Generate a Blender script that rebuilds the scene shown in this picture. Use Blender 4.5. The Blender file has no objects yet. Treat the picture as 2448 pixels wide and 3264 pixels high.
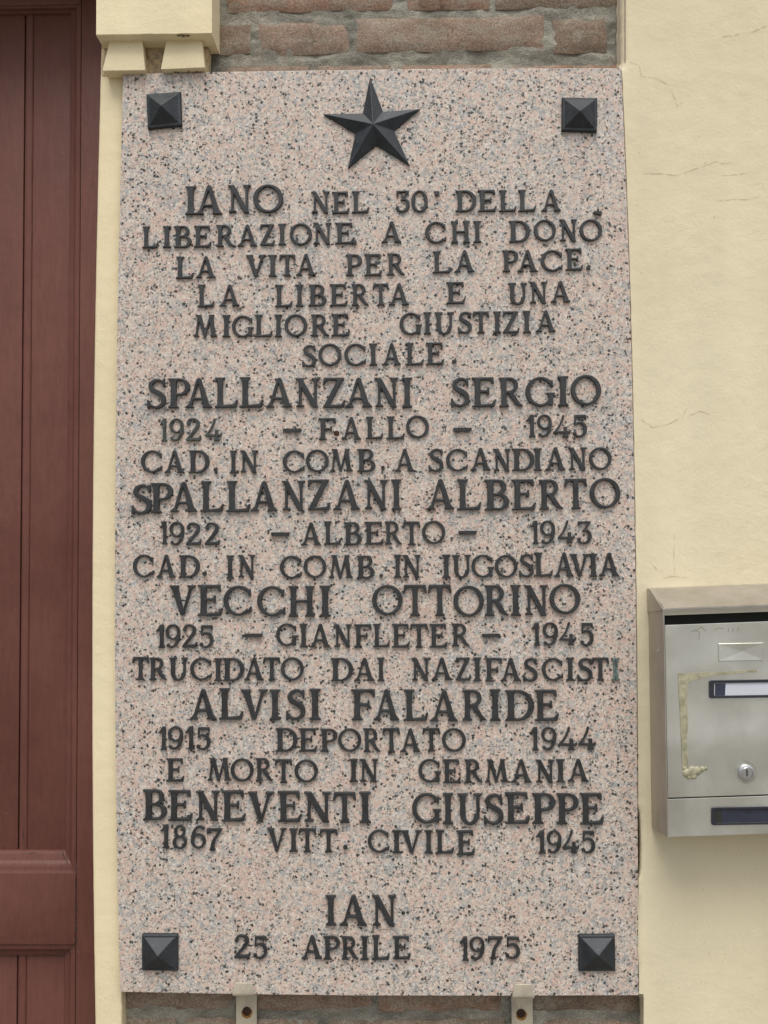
import bpy, bmesh, math, random
import numpy as np
from mathutils import Vector, noise, Matrix
random.seed(7)
sc = bpy.context.scene
COL = sc.collection
# ------------------------------------------------------------------ camera
CAM = np.array([0.04028, -1.39406, 1.55]); PITCH, YAW, ROLL = 0.0419015, 0.0195604, 0.0066287
FPX, W_, H_ = 3203.0, 2448.0, 3264.0
def _rot(p, y, r):
    cp, sp = math.cos(p), math.sin(p); c, s = math.cos(y), math.sin(y); cr, sr = math.cos(r), math.sin(r)
    return (np.array([[c,-s,0],[s,c,0],[0,0,1]]) @ np.array([[1,0,0],[0,cp,-sp],[0,sp,cp]]) @ np.array([[cr,0,sr],[0,1,0],[-sr,0,cr]]))
R3 = _rot(PITCH, YAW, ROLL)
cam = bpy.data.cameras.new('camera'); co = bpy.data.objects.new('camera', cam); COL.objects.link(co)
ax_r, ax_f, ax_u = R3[:,0], R3[:,1], R3[:,2]
co.matrix_world = Matrix(((ax_r[0],ax_u[0],-ax_f[0],CAM[0]),(ax_r[1],ax_u[1],-ax_f[1],CAM[1]),(ax_r[2],ax_u[2],-ax_f[2],CAM[2]),(0,0,0,1)))
cam.sensor_fit = 'VERTICAL'; cam.sensor_height = 36; cam.lens = 36*FPX/H_; cam.clip_start = 0.02; cam.clip_end = 400
sc.camera = co
# ------------------------------------------------------------------ sky, sun, exposure
SUN_EL, SUN_AZ = math.radians(62), math.radians(-16)      # azimuth off the wall's normal, towards the left
world = bpy.data.worlds.new('World'); sc.world = world; world.use_nodes = True
wn, wl = world.node_tree.nodes, world.node_tree.links
bg = wn['Background']; sky = wn.new('ShaderNodeTexSky'); sky.sky_type = 'NISHITA'; sky.sun_disc = False
sky.sun_elevation = SUN_EL; sky.sun_rotation = math.pi + SUN_AZ; sky.dust_density = 4.0; sky.air_density = 1.0
bw = wn.new('ShaderNodeRGBToBW'); mx = wn.new('ShaderNodeMix'); mx.data_type = 'RGBA'; mx.inputs[0].default_value = 0.66
wl.new(sky.outputs[0], bw.inputs[0]); wl.new(sky.outputs[0], mx.inputs[6]); wl.new(bw.outputs[0], mx.inputs[7]); wl.new(mx.outputs[2], bg.inputs[0])
bg.inputs[1].default_value = 0.13
sun = bpy.data.lights.new('sun', 'SUN'); sun.energy = 1.2; sun.angle = math.radians(32); sun.color = (1, .965, .91)
so = bpy.data.objects.new('sun', sun); COL.objects.link(so)
sd = Vector((math.sin(SUN_AZ)*math.cos(SUN_EL), -math.cos(SUN_AZ)*math.cos(SUN_EL), math.sin(SUN_EL)))
so.rotation_euler = sd.to_track_quat('Z', 'Y').to_euler(); so.location = (0, -3, 6)
sc.view_settings.view_transform = 'Standard'; sc.view_settings.look = 'None'; sc.view_settings.gamma = 1
sc.view_settings.exposure = 0.47; sc.view_settings.use_curve_mapping = False

# ------------------------------------------------------------------ helpers
def U(x, y, Y):
    """measured point of the photograph (its own 2448x3264 pixels) carried to the real plane at depth Y"""
    d = R3 @ np.array([(x-W_/2)/FPX, 1.0, -(y-H_/2)/FPX])
    t = (Y-CAM[1])/d[1]; p = CAM+d*t
    return (float(p[0]), float(p[1]), float(p[2]))
def tag(o, label=None, cat=None, group=None, kind=None):
    if label: o['label'] = label
    if cat: o['category'] = cat
    if group: o['group'] = group
    if kind: o['kind'] = kind
    return o
def empty(name, loc):
    o = bpy.data.objects.new(name, None); o.empty_display_size = .05; COL.objects.link(o); o.location = loc; return o
def wloc(o):
    v = Vector((0,0,0))
    while o: v += Vector(o.location); o = o.parent
    return v
def link(name, me, mat, parent, center, smooth=None):
    if mat and not me.materials: me.materials.append(mat)
    if smooth is not None:
        for p in me.polygons: p.use_smooth = True
        me.set_sharp_from_angle(angle=math.radians(smooth))
    o = bpy.data.objects.new(name, me); COL.objects.link(o)
    o.location = Vector(center) - (wloc(parent) if parent else Vector((0,0,0)))
    if parent: o.parent = parent
    return o
def obj(name, verts, faces, mat, parent=None, bevel=0, seg=1, smooth=None, bev_angle=30):
    v = np.array(verts, float); c = (v.min(0)+v.max(0))/2
    me = bpy.data.meshes.new(name); me.from_pydata([tuple(a) for a in (v-c)], [], faces)
    bm = bmesh.new(); bm.from_mesh(me)
    bmesh.ops.recalc_face_normals(bm, faces=bm.faces)
    if bevel:
        ed = [e for e in bm.edges if len(e.link_faces) == 2 and e.calc_face_angle(0) > math.radians(bev_angle)]
        bmesh.ops.bevel(bm, geom=ed, offset=bevel, segments=seg, profile=.6, affect='EDGES', clamp_overlap=True)
    bm.to_mesh(me); bm.free(); me.update()
    return link(name, me, mat, parent, c, smooth)
def prism(front, back):
    n = len(front); f = [list(range(n)), list(range(2*n-1, n-1, -1))]
    f += [[i, i+n, (i+1) % n+n, (i+1) % n] for i in range(n)]
    return list(front)+list(back), f
def slab(poly, Yb):
    return prism(poly, [(p[0], Yb, p[2]) for p in poly])
def box(x0, x1, y0, y1, z0, z1):
    return slab([(x0,y0,z0),(x1,y0,z0),(x1,y0,z1),(x0,y0,z1)], y1)
def merge(*parts):
    V, F = [], []
    for v, f in parts:
        n = len(V); V += list(v); F += [[i+n for i in a] for a in f]
    return V, F
def lerp_poly(pts, step=18, amp=0.0, key=0, axis=0):
    """densify a measured polyline and let it wobble by amp pixels"""
    out = []
    for (a, b) in zip(pts[:-1], pts[1:]):
        n = max(1, int(math.hypot(b[0]-a[0], b[1]-a[1])/step))
        for i in range(n):
            t = i/n; out.append([a[0]+(b[0]-a[0])*t, a[1]+(b[1]-a[1])*t])
    out.append(list(pts[-1]))
    for p in out:
        p[axis] += amp*noise.noise(Vector((p[0]*.012, p[1]*.012, key*7.3)))*2
    return out
def curve_smooth(pts, n=14):
    """piecewise smooth interpolation y->x through measured points (y, x)"""
    ys = [p[0] for p in pts]; xs = [p[1] for p in pts]; c = np.polyfit(ys, xs, 3)
    return lambda y: float(np.polyval(c, y))

# ------------------------------------------------------------------ materials
def newmat(name):
    m = bpy.data.materials.new(name); m.use_nodes = True
    return m, m.node_tree.nodes, m.node_tree.links, m.node_tree.nodes['Principled BSDF']
def N(nd, typ, **kw):
    n = nd.new(typ)
    for k, v in kw.items():
        if k.startswith('i_'):
            key = k[2:]; n.inputs[int(key) if key.isdigit() else key].default_value = v
        else: setattr(n, k, v)
    return n
def ramp(nd, stops, interp='LINEAR'):
    r = nd.new('ShaderNodeValToRGB'); r.color_ramp.interpolation = interp
    while len(r.color_ramp.elements) < len(stops): r.color_ramp.elements.new(.5)
    for e, (p, c) in zip(r.color_ramp.elements, stops):
        e.position = p; e.color = (c, c, c, 1) if isinstance(c, (int, float)) else (*c, 1)
    return r
def mix(nd, ln, fac, a, b, mode='MIX'):
    m = nd.new('ShaderNodeMix'); m.data_type = 'RGBA'; m.blend_type = mode
    for k, s in ((0, fac), (6, a), (7, b)):
        if isinstance(s, (int, float)): m.inputs[k].default_value = s
        elif isinstance(s, tuple): m.inputs[k].default_value = (*s, 1)
        else: ln.new(s, m.inputs[k])
    return m.outputs[2]
def coords(nd, ln, world_space=True, scale=(1,1,1)):
    """object-anchored coordinates in metres"""
    if world_space: src = N(nd, 'ShaderNodeNewGeometry').outputs['Position']
    else: src = N(nd, 'ShaderNodeTexCoord').outputs['Object']
    mp = N(nd, 'ShaderNodeMapping'); mp.inputs['Scale'].default_value = scale; ln.new(src, mp.inputs[0]); return mp.outputs[0]
def nz(nd, ln, co_, scale, detail=4, rough=.55, dist=0):
    n = N(nd, 'ShaderNodeTexNoise'); n.inputs['Scale'].default_value = scale; n.inputs['Detail'].default_value = detail
    n.inputs['Roughness'].default_value = rough; n.inputs['Distortion'].default_value = dist; ln.new(co_, n.inputs['Vector']); return n
def bump(nd, ln, bs, h, strength, dist):
    b = N(nd, 'ShaderNodeBump'); b.inputs['Strength'].default_value = strength; b.inputs['Distance'].default_value = dist
    ln.new(h, b.inputs['Height']); ln.new(b.outputs[0], bs.inputs['Normal']); return b

def mat_granite():
    m, nd, ln, bs = newmat('pink_granite'); c = coords(nd, ln)
    w = nz(nd, ln, c, 210, 5, .75)
    vm = N(nd, 'ShaderNodeVectorMath', operation='MULTIPLY_ADD'); ln.new(w.outputs['Color'], vm.inputs[0])
    vm.inputs[1].default_value = (.0066,.0066,.0066); ln.new(c, vm.inputs[2]); cw = vm.outputs[0]
    def vor(scale):
        v = N(nd, 'ShaderNodeTexVoronoi'); v.inputs['Scale'].default_value = scale; v.inputs['Randomness'].default_value = 1; ln.new(cw, v.inputs['Vector'])
        q = N(nd, 'ShaderNodeSeparateColor'); ln.new(v.outputs['Color'], q.inputs[0]); return v, q
    v1, s1 = vor(185)
    base = ramp(nd, [(0,(.56,.415,.345)),(.34,(.60,.465,.385)),(.52,(.62,.53,.445)),(.68,(.55,.48,.42)),(.82,(.44,.42,.395)),(.94,(.36,.355,.345)),(1,(.60,.57,.52))])
    big0 = nz(nd, ln, c, 9, 3); big = nz(nd, ln, c, 40, 4, .6); ad = N(nd, 'ShaderNodeMath', operation='MULTIPLY_ADD'); ln.new(big.outputs[0], ad.inputs[0]); ad.inputs[1].default_value = 1.2
    sb = N(nd, 'ShaderNodeMath', operation='MULTIPLY_ADD'); ln.new(s1.outputs[0], sb.inputs[0]); sb.inputs[1].default_value = .72; sb.inputs[2].default_value = -.46; ln.new(sb.outputs[0], ad.inputs[2])
    ad2 = N(nd, 'ShaderNodeMath', operation='MULTIPLY_ADD'); ln.new(big0.outputs[0], ad2.inputs[0]); ad2.inputs[1].default_value = .7; ad3 = N(nd, 'ShaderNodeMath', operation='SUBTRACT'); ln.new(ad.outputs[0], ad3.inputs[0]); ad3.inputs[1].default_value = .33; ln.new(ad3.outputs[0], ad2.inputs[2]); ln.new(ad2.outputs[0], base.inputs[0])
    v2, s2 = vor(390)
    g = ramp(nd, [(.62,0),(.68,1)]); ln.new(s2.outputs[1], g.inputs[0])
    gc = ramp(nd, [(0,(.235,.235,.225)),(.24,(.36,.35,.32)),(.52,(.66,.61,.52)),(.72,(.72,.66,.60)),(.88,(.62,.42,.35))], 'CONSTANT'); ln.new(s2.outputs[2], gc.inputs[0])
    gf = N(nd, 'ShaderNodeMath', operation='MULTIPLY'); ln.new(g.outputs[0], gf.inputs[0]); gf.inputs[1].default_value = .70
    col = mix(nd, ln, gf.outputs[0], base.outputs[0], gc.outputs[0])
    f = nz(nd, ln, c, 800, 3, .7); fr = ramp(nd, [(.34,.70),(.66,1.20)]); ln.new(f.outputs[0], fr.inputs[0]); col = mix(nd, ln, 1.0, col, fr.outputs[0], 'MULTIPLY')
    # black mica flecks of two sizes, more of them where the stone is grey
    cl = nz(nd, ln, c, 70, 3, .6)
    for scale, cut, d0, d1, colr in ((265, 1.185, .60, .92, (.034,.038,.038)), (470, 1.165, .62, .95, (.10,.10,.09))):
        v3, s3 = vor(scale); th = N(nd, 'ShaderNodeMath', operation='MULTIPLY_ADD'); ln.new(cl.outputs[0], th.inputs[0]); th.inputs[1].default_value = .55; ln.new(s3.outputs[0], th.inputs[2])
        hf = N(nd, 'ShaderNodeMath', operation='MULTIPLY'); ln.new(th.outputs[0], hf.inputs[0]); hf.inputs[1].default_value = .5
        k = ramp(nd, [(cut/2,0),(cut/2+.008,1)]); ln.new(hf.outputs[0], k.inputs[0])
        kd = ramp(nd, [(d0*.75,1),(d1*.75,0)]); ln.new(v3.outputs['Distance'], kd.inputs[0])
        km = N(nd, 'ShaderNodeMath', operation='MULTIPLY'); ln.new(k.outputs[0], km.inputs[0]); ln.new(kd.outputs[0], km.inputs[1])
        col = mix(nd, ln, km.outputs[0], col, colr)
    rs = nz(nd, ln, c, 38, 2); rr = ramp(nd, [(.72,0),(.80,.35)]); ln.new(rs.outputs[0], rr.inputs[0]); col = mix(nd, ln, rr.outputs[0], col, (.33,.19,.12))
    ln.new(col, bs.inputs['Base Color'])
    ro = ramp(nd, [(.3,.38),(.7,.55)]); ln.new(f.outputs[0], ro.inputs[0]); ln.new(ro.outputs[0], bs.inputs['Roughness'])
    bs.inputs['Specular IOR Level'].default_value = .35
    bump(nd, ln, bs, f.outputs[0], .10, .0006)
    return m
def mat_stucco(name, c0, c1, cracks=.6, grain=.5, dirt=0.0, zone=None):
    m, nd, ln, bs = newmat(name); c = coords(nd, ln)
    a = nz(nd, ln, c, 3.2, 5, .6); r = ramp(nd, [(.35,c0),(.68,c1)]); ln.new(a.outputs[0], r.inputs[0]); col = r.outputs[0]
    st = nz(nd, ln, coords(nd, ln, True, (14,14,1.2)), 1.0, 4); sr = ramp(nd, [(.35,.955),(.65,1.02)]); ln.new(st.outputs[0], sr.inputs[0]); col = mix(nd, ln, 1.0, col, sr.outputs[0], 'MULTIPLY')
    w = nz(nd, ln, c, 9, 5, .6); vm = N(nd, 'ShaderNodeVectorMath', operation='MULTIPLY_ADD'); ln.new(w.outputs['Color'], vm.inputs[0]); vm.inputs[1].default_value = (.16,.16,.16); ln.new(c, vm.inputs[2])
    v = N(nd, 'ShaderNodeTexVoronoi', feature='DISTANCE_TO_EDGE'); v.inputs['Scale'].default_value = 3.6; ln.new(vm.outputs[0], v.inputs['Vector'])
    cr = ramp(nd, [(.0,1),(.0032,0)]); ln.new(v.outputs['Distance'], cr.inputs[0])
    cm = nz(nd, ln, c, 5.5, 2); cmr = ramp(nd, [(.50,0),(.62,1)]); ln.new(cm.outputs[0], cmr.inputs[0])
    cf = N(nd, 'ShaderNodeMath', operation='MULTIPLY'); ln.new(cr.outputs[0], cf.inputs[0]); ln.new(cmr.outputs[0], cf.inputs[1])
    cg = N(nd, 'ShaderNodeMath', operation='MULTIPLY'); ln.new(cf.outputs[0], cg.inputs[0]); cg.inputs[1].default_value = cracks
    col = mix(nd, ln, cg.outputs[0], col, (.40,.30,.17))
    sp = nz(nd, ln, c, 240, 1); spr = ramp(nd, [(.77,0),(.80,.6)]); ln.new(sp.outputs[0], spr.inputs[0]); col = mix(nd, ln, spr.outputs[0], col, (.42,.33,.2))
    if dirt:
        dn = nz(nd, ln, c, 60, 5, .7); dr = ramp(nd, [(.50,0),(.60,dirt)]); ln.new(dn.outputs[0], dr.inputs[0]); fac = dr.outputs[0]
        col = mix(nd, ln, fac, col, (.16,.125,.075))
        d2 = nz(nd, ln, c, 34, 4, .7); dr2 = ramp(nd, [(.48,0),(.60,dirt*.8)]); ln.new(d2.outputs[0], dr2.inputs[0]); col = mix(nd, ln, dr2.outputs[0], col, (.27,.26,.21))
    ln.new(col, bs.inputs['Base Color']); bs.inputs['Roughness'].default_value = .85; bs.inputs['Specular IOR Level'].default_value = .25
    g1 = nz(nd, ln, c, 330, 3, .6); g2 = nz(nd, ln, c, 42, 4, .55); g3 = nz(nd, ln, c, 7, 3)
    h = N(nd, 'ShaderNodeMath', operation='MULTIPLY_ADD'); ln.new(g2.outputs[0], h.inputs[0]); h.inputs[1].default_value = 2.2; 
    g1s = N(nd, 'ShaderNodeMath', operation='MULTIPLY'); ln.new(g1.outputs[0], g1s.inputs[0]); g1s.inputs[1].default_value = .55; ln.new(g1s.outputs[0], h.inputs[2])
    h2 = N(nd, 'ShaderNodeMath', operation='MULTIPLY_ADD'); ln.new(g3.outputs[0], h2.inputs[0]); h2.inputs[1].default_value = 5; ln.new(h.outputs[0], h2.inputs[2])
    pm_ = nz(nd, ln, c, 4.3, 3); pmr = ramp(nd, [(.48,0),(.62,1)]); ln.new(pm_.outputs[0], pmr.inputs[0]); g4 = nz(nd, ln, c, 95, 5, .7); g5 = N(nd, 'ShaderNodeMath', operation='MULTIPLY'); ln.new(g4.outputs[0], g5.inputs[0]); ln.new(pmr.outputs[0], g5.inputs[1])
    h4 = N(nd, 'ShaderNodeMath', operation='MULTIPLY_ADD'); ln.new(g5.outputs[0], h4.inputs[0]); h4.inputs[1].default_value = 1.5; ln.new(h2.outputs[0], h4.inputs[2])
    h3 = N(nd, 'ShaderNodeMath', operation='SUBTRACT'); ln.new(h4.outputs[0], h3.inputs[0]); ln.new(cg.outputs[0], h3.inputs[1])
    bump(nd, ln, bs, h3.outputs[0], grain, .0011)
    return m
def mat_brick():
    m, nd, ln, bs = newmat('old_brick'); c = coords(nd, ln)
    oi = N(nd, 'ShaderNodeObjectInfo'); 
    a = nz(nd, ln, c, 22, 6, .68); r = ramp(nd, [(.26,(.125,.093,.066)),(.42,(.220,.160,.118)),(.58,(.278,.196,.146)),(.74,(.36,.29,.23))]); ln.new(a.outputs[0], r.inputs[0])
    tr = ramp(nd, [(0,(.80,.84,.82)),(.5,(1,1,1)),(1,(1.12,.98,.92))]); ln.new(oi.outputs['Random'], tr.inputs[0])
    col = mix(nd, ln, 1.0, r.outputs[0], tr.outputs[0], 'MULTIPLY')
    # lime and mortar smears
    s = nz(nd, ln, coords(nd, ln, True, (1,1,2.2)), 30, 6, .72, .3); sr = ramp(nd, [(.46,0),(.64,.8)]); ln.new(s.outputs[0], sr.inputs[0]); col = mix(nd, ln, sr.outputs[0], col, (.29,.255,.20))
    f = nz(nd, ln, c, 420, 3, .7); fr = ramp(nd, [(.32,.60),(.68,1.38)]); ln.new(f.outputs[0], fr.inputs[0]); col = mix(nd, ln, 1.0, col, fr.outputs[0], 'MULTIPLY')
    ln.new(col, bs.inputs['Base Color']); bs.inputs['Roughness'].default_value = .93; bs.inputs['Specular IOR Level'].default_value = .2
    h = N(nd, 'ShaderNodeMath', operation='MULTIPLY_ADD'); ln.new(a.outputs[0], h.inputs[0]); h.inputs[1].default_value = 3.5; ln.new(f.outputs[0], h.inputs[2])
    bump(nd, ln, bs, h.outputs[0], .7, .0012); return m
def mat_mortar():
    m, nd, ln, bs = newmat('grey_mortar'); c = coords(nd, ln, True, (1,1,1.8))
    a = nz(nd, ln, c, 17, 6, .68, .3); r = ramp(nd, [(.32,(.150,.145,.118)),(.46,(.245,.232,.190)),(.60,(.355,.335,.275))]); ln.new(a.outputs[0], r.inputs[0]); col = r.outputs[0]
    f = nz(nd, ln, c, 380, 3, .7); fr = ramp(nd, [(.3,.62),(.7,1.35)]); ln.new(f.outputs[0], fr.inputs[0]); col = mix(nd, ln, 1.0, col, fr.outputs[0], 'MULTIPLY')
    ln.new(col, bs.inputs['Base Color']); bs.inputs['Roughness'].default_value = .95; bs.inputs['Specular IOR Level'].default_value = .15
    h = N(nd, 'ShaderNodeMath', operation='MULTIPLY_ADD'); ln.new(a.outputs[0], h.inputs[0]); h.inputs[1].default_value = 3; ln.new(f.outputs[0], h.inputs[2])
    bump(nd, ln, bs, h.outputs[0], 1.0, .0018); return m
def mat_bronze(name, base, green=0.0, rough=.42, metal=.35):
    m, nd, ln, bs = newmat(name); c = coords(nd, ln)
    a = nz(nd, ln, c, 60, 4); b2 = tuple(min(1, x*1.45+.004) for x in base)
    r = ramp(nd, [(.35,base),(.7,b2)]); ln.new(a.outputs[0], r.inputs[0]); col = r.outputs[0]
    s = nz(nd, ln, c, 520, 1); sr = ramp(nd, [(.69,0),(.76,.5)]); ln.new(s.outputs[0], sr.inputs[0]); col = mix(nd, ln, sr.outputs[0], col, (.22,.23,.23))
    if green:
        g = nz(nd, ln, coords(nd, ln, True, (3.2,1,.6)), 110, 4, .7); gr = ramp(nd, [(.42,0),(.60,green)]); ln.new(g.outputs[0], gr.inputs[0])
        gc = nz(nd, ln, c, 300, 2); gcr = ramp(nd, [(.35,(.10,.16,.15)),(.65,(.30,.38,.36))]); ln.new(gc.outputs[0], gcr.inputs[0]); col = mix(nd, ln, gr.outputs[0], col, gcr.outputs[0])
    ln.new(col, bs.inputs['Base Color']); bs.inputs['Metallic'].default_value = metal
    rr = ramp(nd, [(.3,rough-.06),(.7,rough+.12)]); ln.new(a.outputs[0], rr.inputs[0]); ln.new(rr.outputs[0], bs.inputs['Roughness'])
    f = nz(nd, ln, c, 900, 2); bump(nd, ln, bs, f.outputs[0], .25, .0003); return m
def mat_door():
    m, nd, ln, bs = newmat('brown_door_paint'); c = coords(nd, ln, True, (1,1,.16))
    a = nz(nd, ln, coords(nd, ln), 5, 4); r = ramp(nd, [(.3,(.114,.042,.031)),(.7,(.152,.060,.045))]); ln.new(a.outputs[0], r.inputs[0]); col = r.outputs[0]
    g = nz(nd, ln, c, 190, 4, .6); gr = ramp(nd, [(.3,.9),(.7,1.08)]); ln.new(g.outputs[0], gr.inputs[0]); col = mix(nd, ln, 1.0, col, gr.outputs[0], 'MULTIPLY')
    # chips and cracks in the paint
    k = nz(nd, ln, coords(nd, ln, True, (1,1,.55)), 62, 5, .75, .6); kr = ramp(nd, [(.715,0),(.735,.85)]); ln.new(k.outputs[0], kr.inputs[0])
    km = nz(nd, ln, coords(nd, ln), 6, 2); kmr = ramp(nd, [(.45,0),(.6,1)]); ln.new(km.outputs[0], kmr.inputs[0])
    kk = N(nd, 'ShaderNodeMath', operation='MULTIPLY'); ln.new(kr.outputs[0], kk.inputs[0]); ln.new(kmr.outputs[0], kk.inputs[1])
    col = mix(nd, ln, kk.outputs[0], col, (.025,.014,.010))
    p = nz(nd, ln, coords(nd, ln), 150, 2); pr = ramp(nd, [(.76,0),(.79,.5)]); ln.new(p.outputs[0], pr.inputs[0]); col = mix(nd, ln, pr.outputs[0], col, (.26,.19,.15))
    ln.new(col, bs.inputs['Base Color']); pr2 = ramp(nd, [(.3,.42),(.7,.66)]); ln.new(a.outputs[0], pr2.inputs[0]); ln.new(pr2.outputs[0], bs.inputs['Roughness']); bs.inputs['Specular IOR Level'].default_value = .30
    b2 = nz(nd, ln, coords(nd, ln), 45, 4); h = N(nd, 'ShaderNodeMath', operation='MULTIPLY_ADD'); ln.new(b2.outputs[0], h.inputs[0]); h.inputs[1].default_value = 1.6; ln.new(g.outputs[0], h.inputs[2])
    h2 = N(nd, 'ShaderNodeMath', operation='SUBTRACT'); ln.new(h.outputs[0], h2.inputs[0]); ln.new(kk.outputs[0], h2.inputs[1])
    bump(nd, ln, bs, h2.outputs[0], .75, .0009); return m
def mat_steel(name, tint=(.76,.76,.69), rough=.30, dull=0.0, waves=1.0):
    m, nd, ln, bs = newmat(name); c = coords(nd, ln)
    a = nz(nd, ln, c, 9, 5, .6); t2 = tuple(x*.90 for x in tint); r = ramp(nd, [(.3,t2),(.7,tint)]); ln.new(a.outputs[0], r.inputs[0]); col = r.outputs[0]
    d = nz(nd, ln, coords(nd, ln, True, (1,1,.5)), 33, 5, .7); dr = ramp(nd, [(.45,0),(.72,min(1,.34+dull*1.8))]); ln.new(d.outputs[0], dr.inputs[0]); col = mix(nd, ln, dr.outputs[0], col, (.36,.33,.27))
    ln.new(col, bs.inputs['Base Color']); bs.inputs['Metallic'].default_value = min(.95, .93-dull)
    rr = ramp(nd, [(.3,rough-.05),(.7,rough+.16)]); ln.new(a.outputs[0], rr.inputs[0]); ln.new(rr.outputs[0], bs.inputs['Roughness'])
    w = nz(nd, ln, c, 7, 1, .4); w2 = nz(nd, ln, coords(nd, ln, True, (.3,1,5)), 700, 1)
    hs = N(nd, 'ShaderNodeMath', operation='MULTIPLY'); ln.new(w2.outputs[0], hs.inputs[0]); hs.inputs[1].default_value = .22
    h = N(nd, 'ShaderNodeMath', operation='MULTIPLY_ADD'); ln.new(w.outputs[0], h.inputs[0]); h.inputs[1].default_value = 42; ln.new(hs.outputs[0], h.inputs[2])
    bump(nd, ln, bs, h.outputs[0], waves, .00035); return m
def plain(name, col, rough=.5, metal=0, spec=.5, var=.12, scale=60):
    m, nd, ln, bs = newmat(name); c = coords(nd, ln); a = nz(nd, ln, c, scale, 4)
    r = ramp(nd, [(.3,tuple(x*(1-var) for x in col)),(.7,tuple(min(1,x*(1+var)) for x in col))]); ln.new(a.outputs[0], r.inputs[0]); ln.new(r.outputs[0], bs.inputs['Base Color'])
    bs.inputs['Roughness'].default_value = rough; bs.inputs['Metallic'].default_value = metal; bs.inputs['Specular IOR Level'].default_value = spec; return m
M = dict(granite=mat_granite(),
    wall=mat_stucco('cream_stucco', (.690,.610,.420), (.745,.670,.475), .10, .50),
    pil=mat_stucco('yellow_stucco', (.74,.63,.405), (.79,.69,.460), .15, .5),
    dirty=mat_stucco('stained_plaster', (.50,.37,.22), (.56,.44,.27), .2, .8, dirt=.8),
    raw=mat_stucco('unpainted_edge', (.46,.39,.31), (.50,.43,.34), .1, .25),
    brick=mat_brick(), mortar=mat_mortar(),
    letter=mat_bronze('dark_bronze', (.031,.032,.033)), verdigris=mat_bronze('verdigris_bronze', (.035,.040,.036), .95, .55),
    streaky=mat_bronze('weathered_bronze', (.032,.034,.030), .18, .5),
    star=mat_bronze('blackened_bronze', (.028,.032,.036), 0, .48, .4),
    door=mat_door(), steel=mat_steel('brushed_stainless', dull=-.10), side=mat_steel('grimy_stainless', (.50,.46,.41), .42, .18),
    clip=mat_steel('dull_clip_steel', (.66,.60,.47), .55, .50, .4),
    rust=plain('rusty_iron', (.045,.022,.014), .75, .2, .3, .5, 400), ruststain=plain('rust_stain', (.26,.13,.04), .9, 0, .2, .4, 300),
    black=plain('black_plastic', (.022,.024,.032), .38), paper=plain('paper_card', (.56,.58,.64), .5, 0, .5, .06, 30),
    dark=plain('dark_interior', (.020,.022,.015), .6), bluewin=plain('blue_tinted_window', (.030,.036,.058), .16, 0, .6, .3, 30),
    glue=plain('dried_adhesive', (.34,.32,.215), .45, 0, .4, .3, 160), chrome=plain('lock_metal', (.55,.55,.55), .3, .9, .5, .1, 80),
    pave=plain('pavement_stone', (.21,.195,.17), .9, 0, .3, .2, 2), joint=plain('crevice_dirt', (.05,.035,.018), .95, 0, .1, .4, 120))

# ------------------------------------------------------------------ ground
def ground():
    V = [(-60,-60,0),(60,-60,0),(60,.6,0),(-60,.6,0)]
    tag(obj('pavement', V, [[0,1,2,3]], M['pave']), kind='structure')
ground()
Y_BR, Y_PF = 0.018, -0.012          # brick face, plaque face
plaqueL = curve_smooth([(235,391.6),(420,388),(700,381),(1250,370),(1880,366),(2530,370),(3162,383)])
plaqueR = curve_smooth([(217,1981),(550,1994),(900,2006),(1250,2018),(1880,2027),(2530,2032),(3173,2035.5)])

# ------------------------------------------------------------------ brick wall
brick_wall = empty('brick_wall', (0.0, .05, 0))
tag(brick_wall, 'weathered red brick wall with grey mortar showing above and below the plaque', 'wall')
def mortar_sheet():
    V, F = [], []; x0, x1 = -.62, 2.2; xs = np.linspace(-.372, .40, 240)
    for (za, zb, nzr) in ((.0, .85, 20), (.85, 1.02, 60), (2.16, 2.45, 100), (2.45, 3.2, 40)):
        zs = np.linspace(za, zb, nzr); b = len(V)
        for z in zs:
            for x in xs:
                n = noise.fractal(Vector((x*16, z*34, 3)), .9, 2.2, 5)
                V.append((x, Y_BR+.0042-.0036*n-.0014*noise.noise(Vector((x*80, z*110, 8))), z))
        nx = len(xs)
        for i in range(len(zs)-1):
            for j in range(nx-1): F.append([b+i*nx+j, b+i*nx+j+1, b+(i+1)*nx+j+1, b+(i+1)*nx+j])
    v, f = box(-.372, .40, Y_BR+.012, .30, 0, 3.2)
    V2, F2 = merge((V, F), (v, f))
    o = obj('mortar', V2, F2, M['mortar'], brick_wall, smooth=50)
mortar_sheet()
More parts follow.
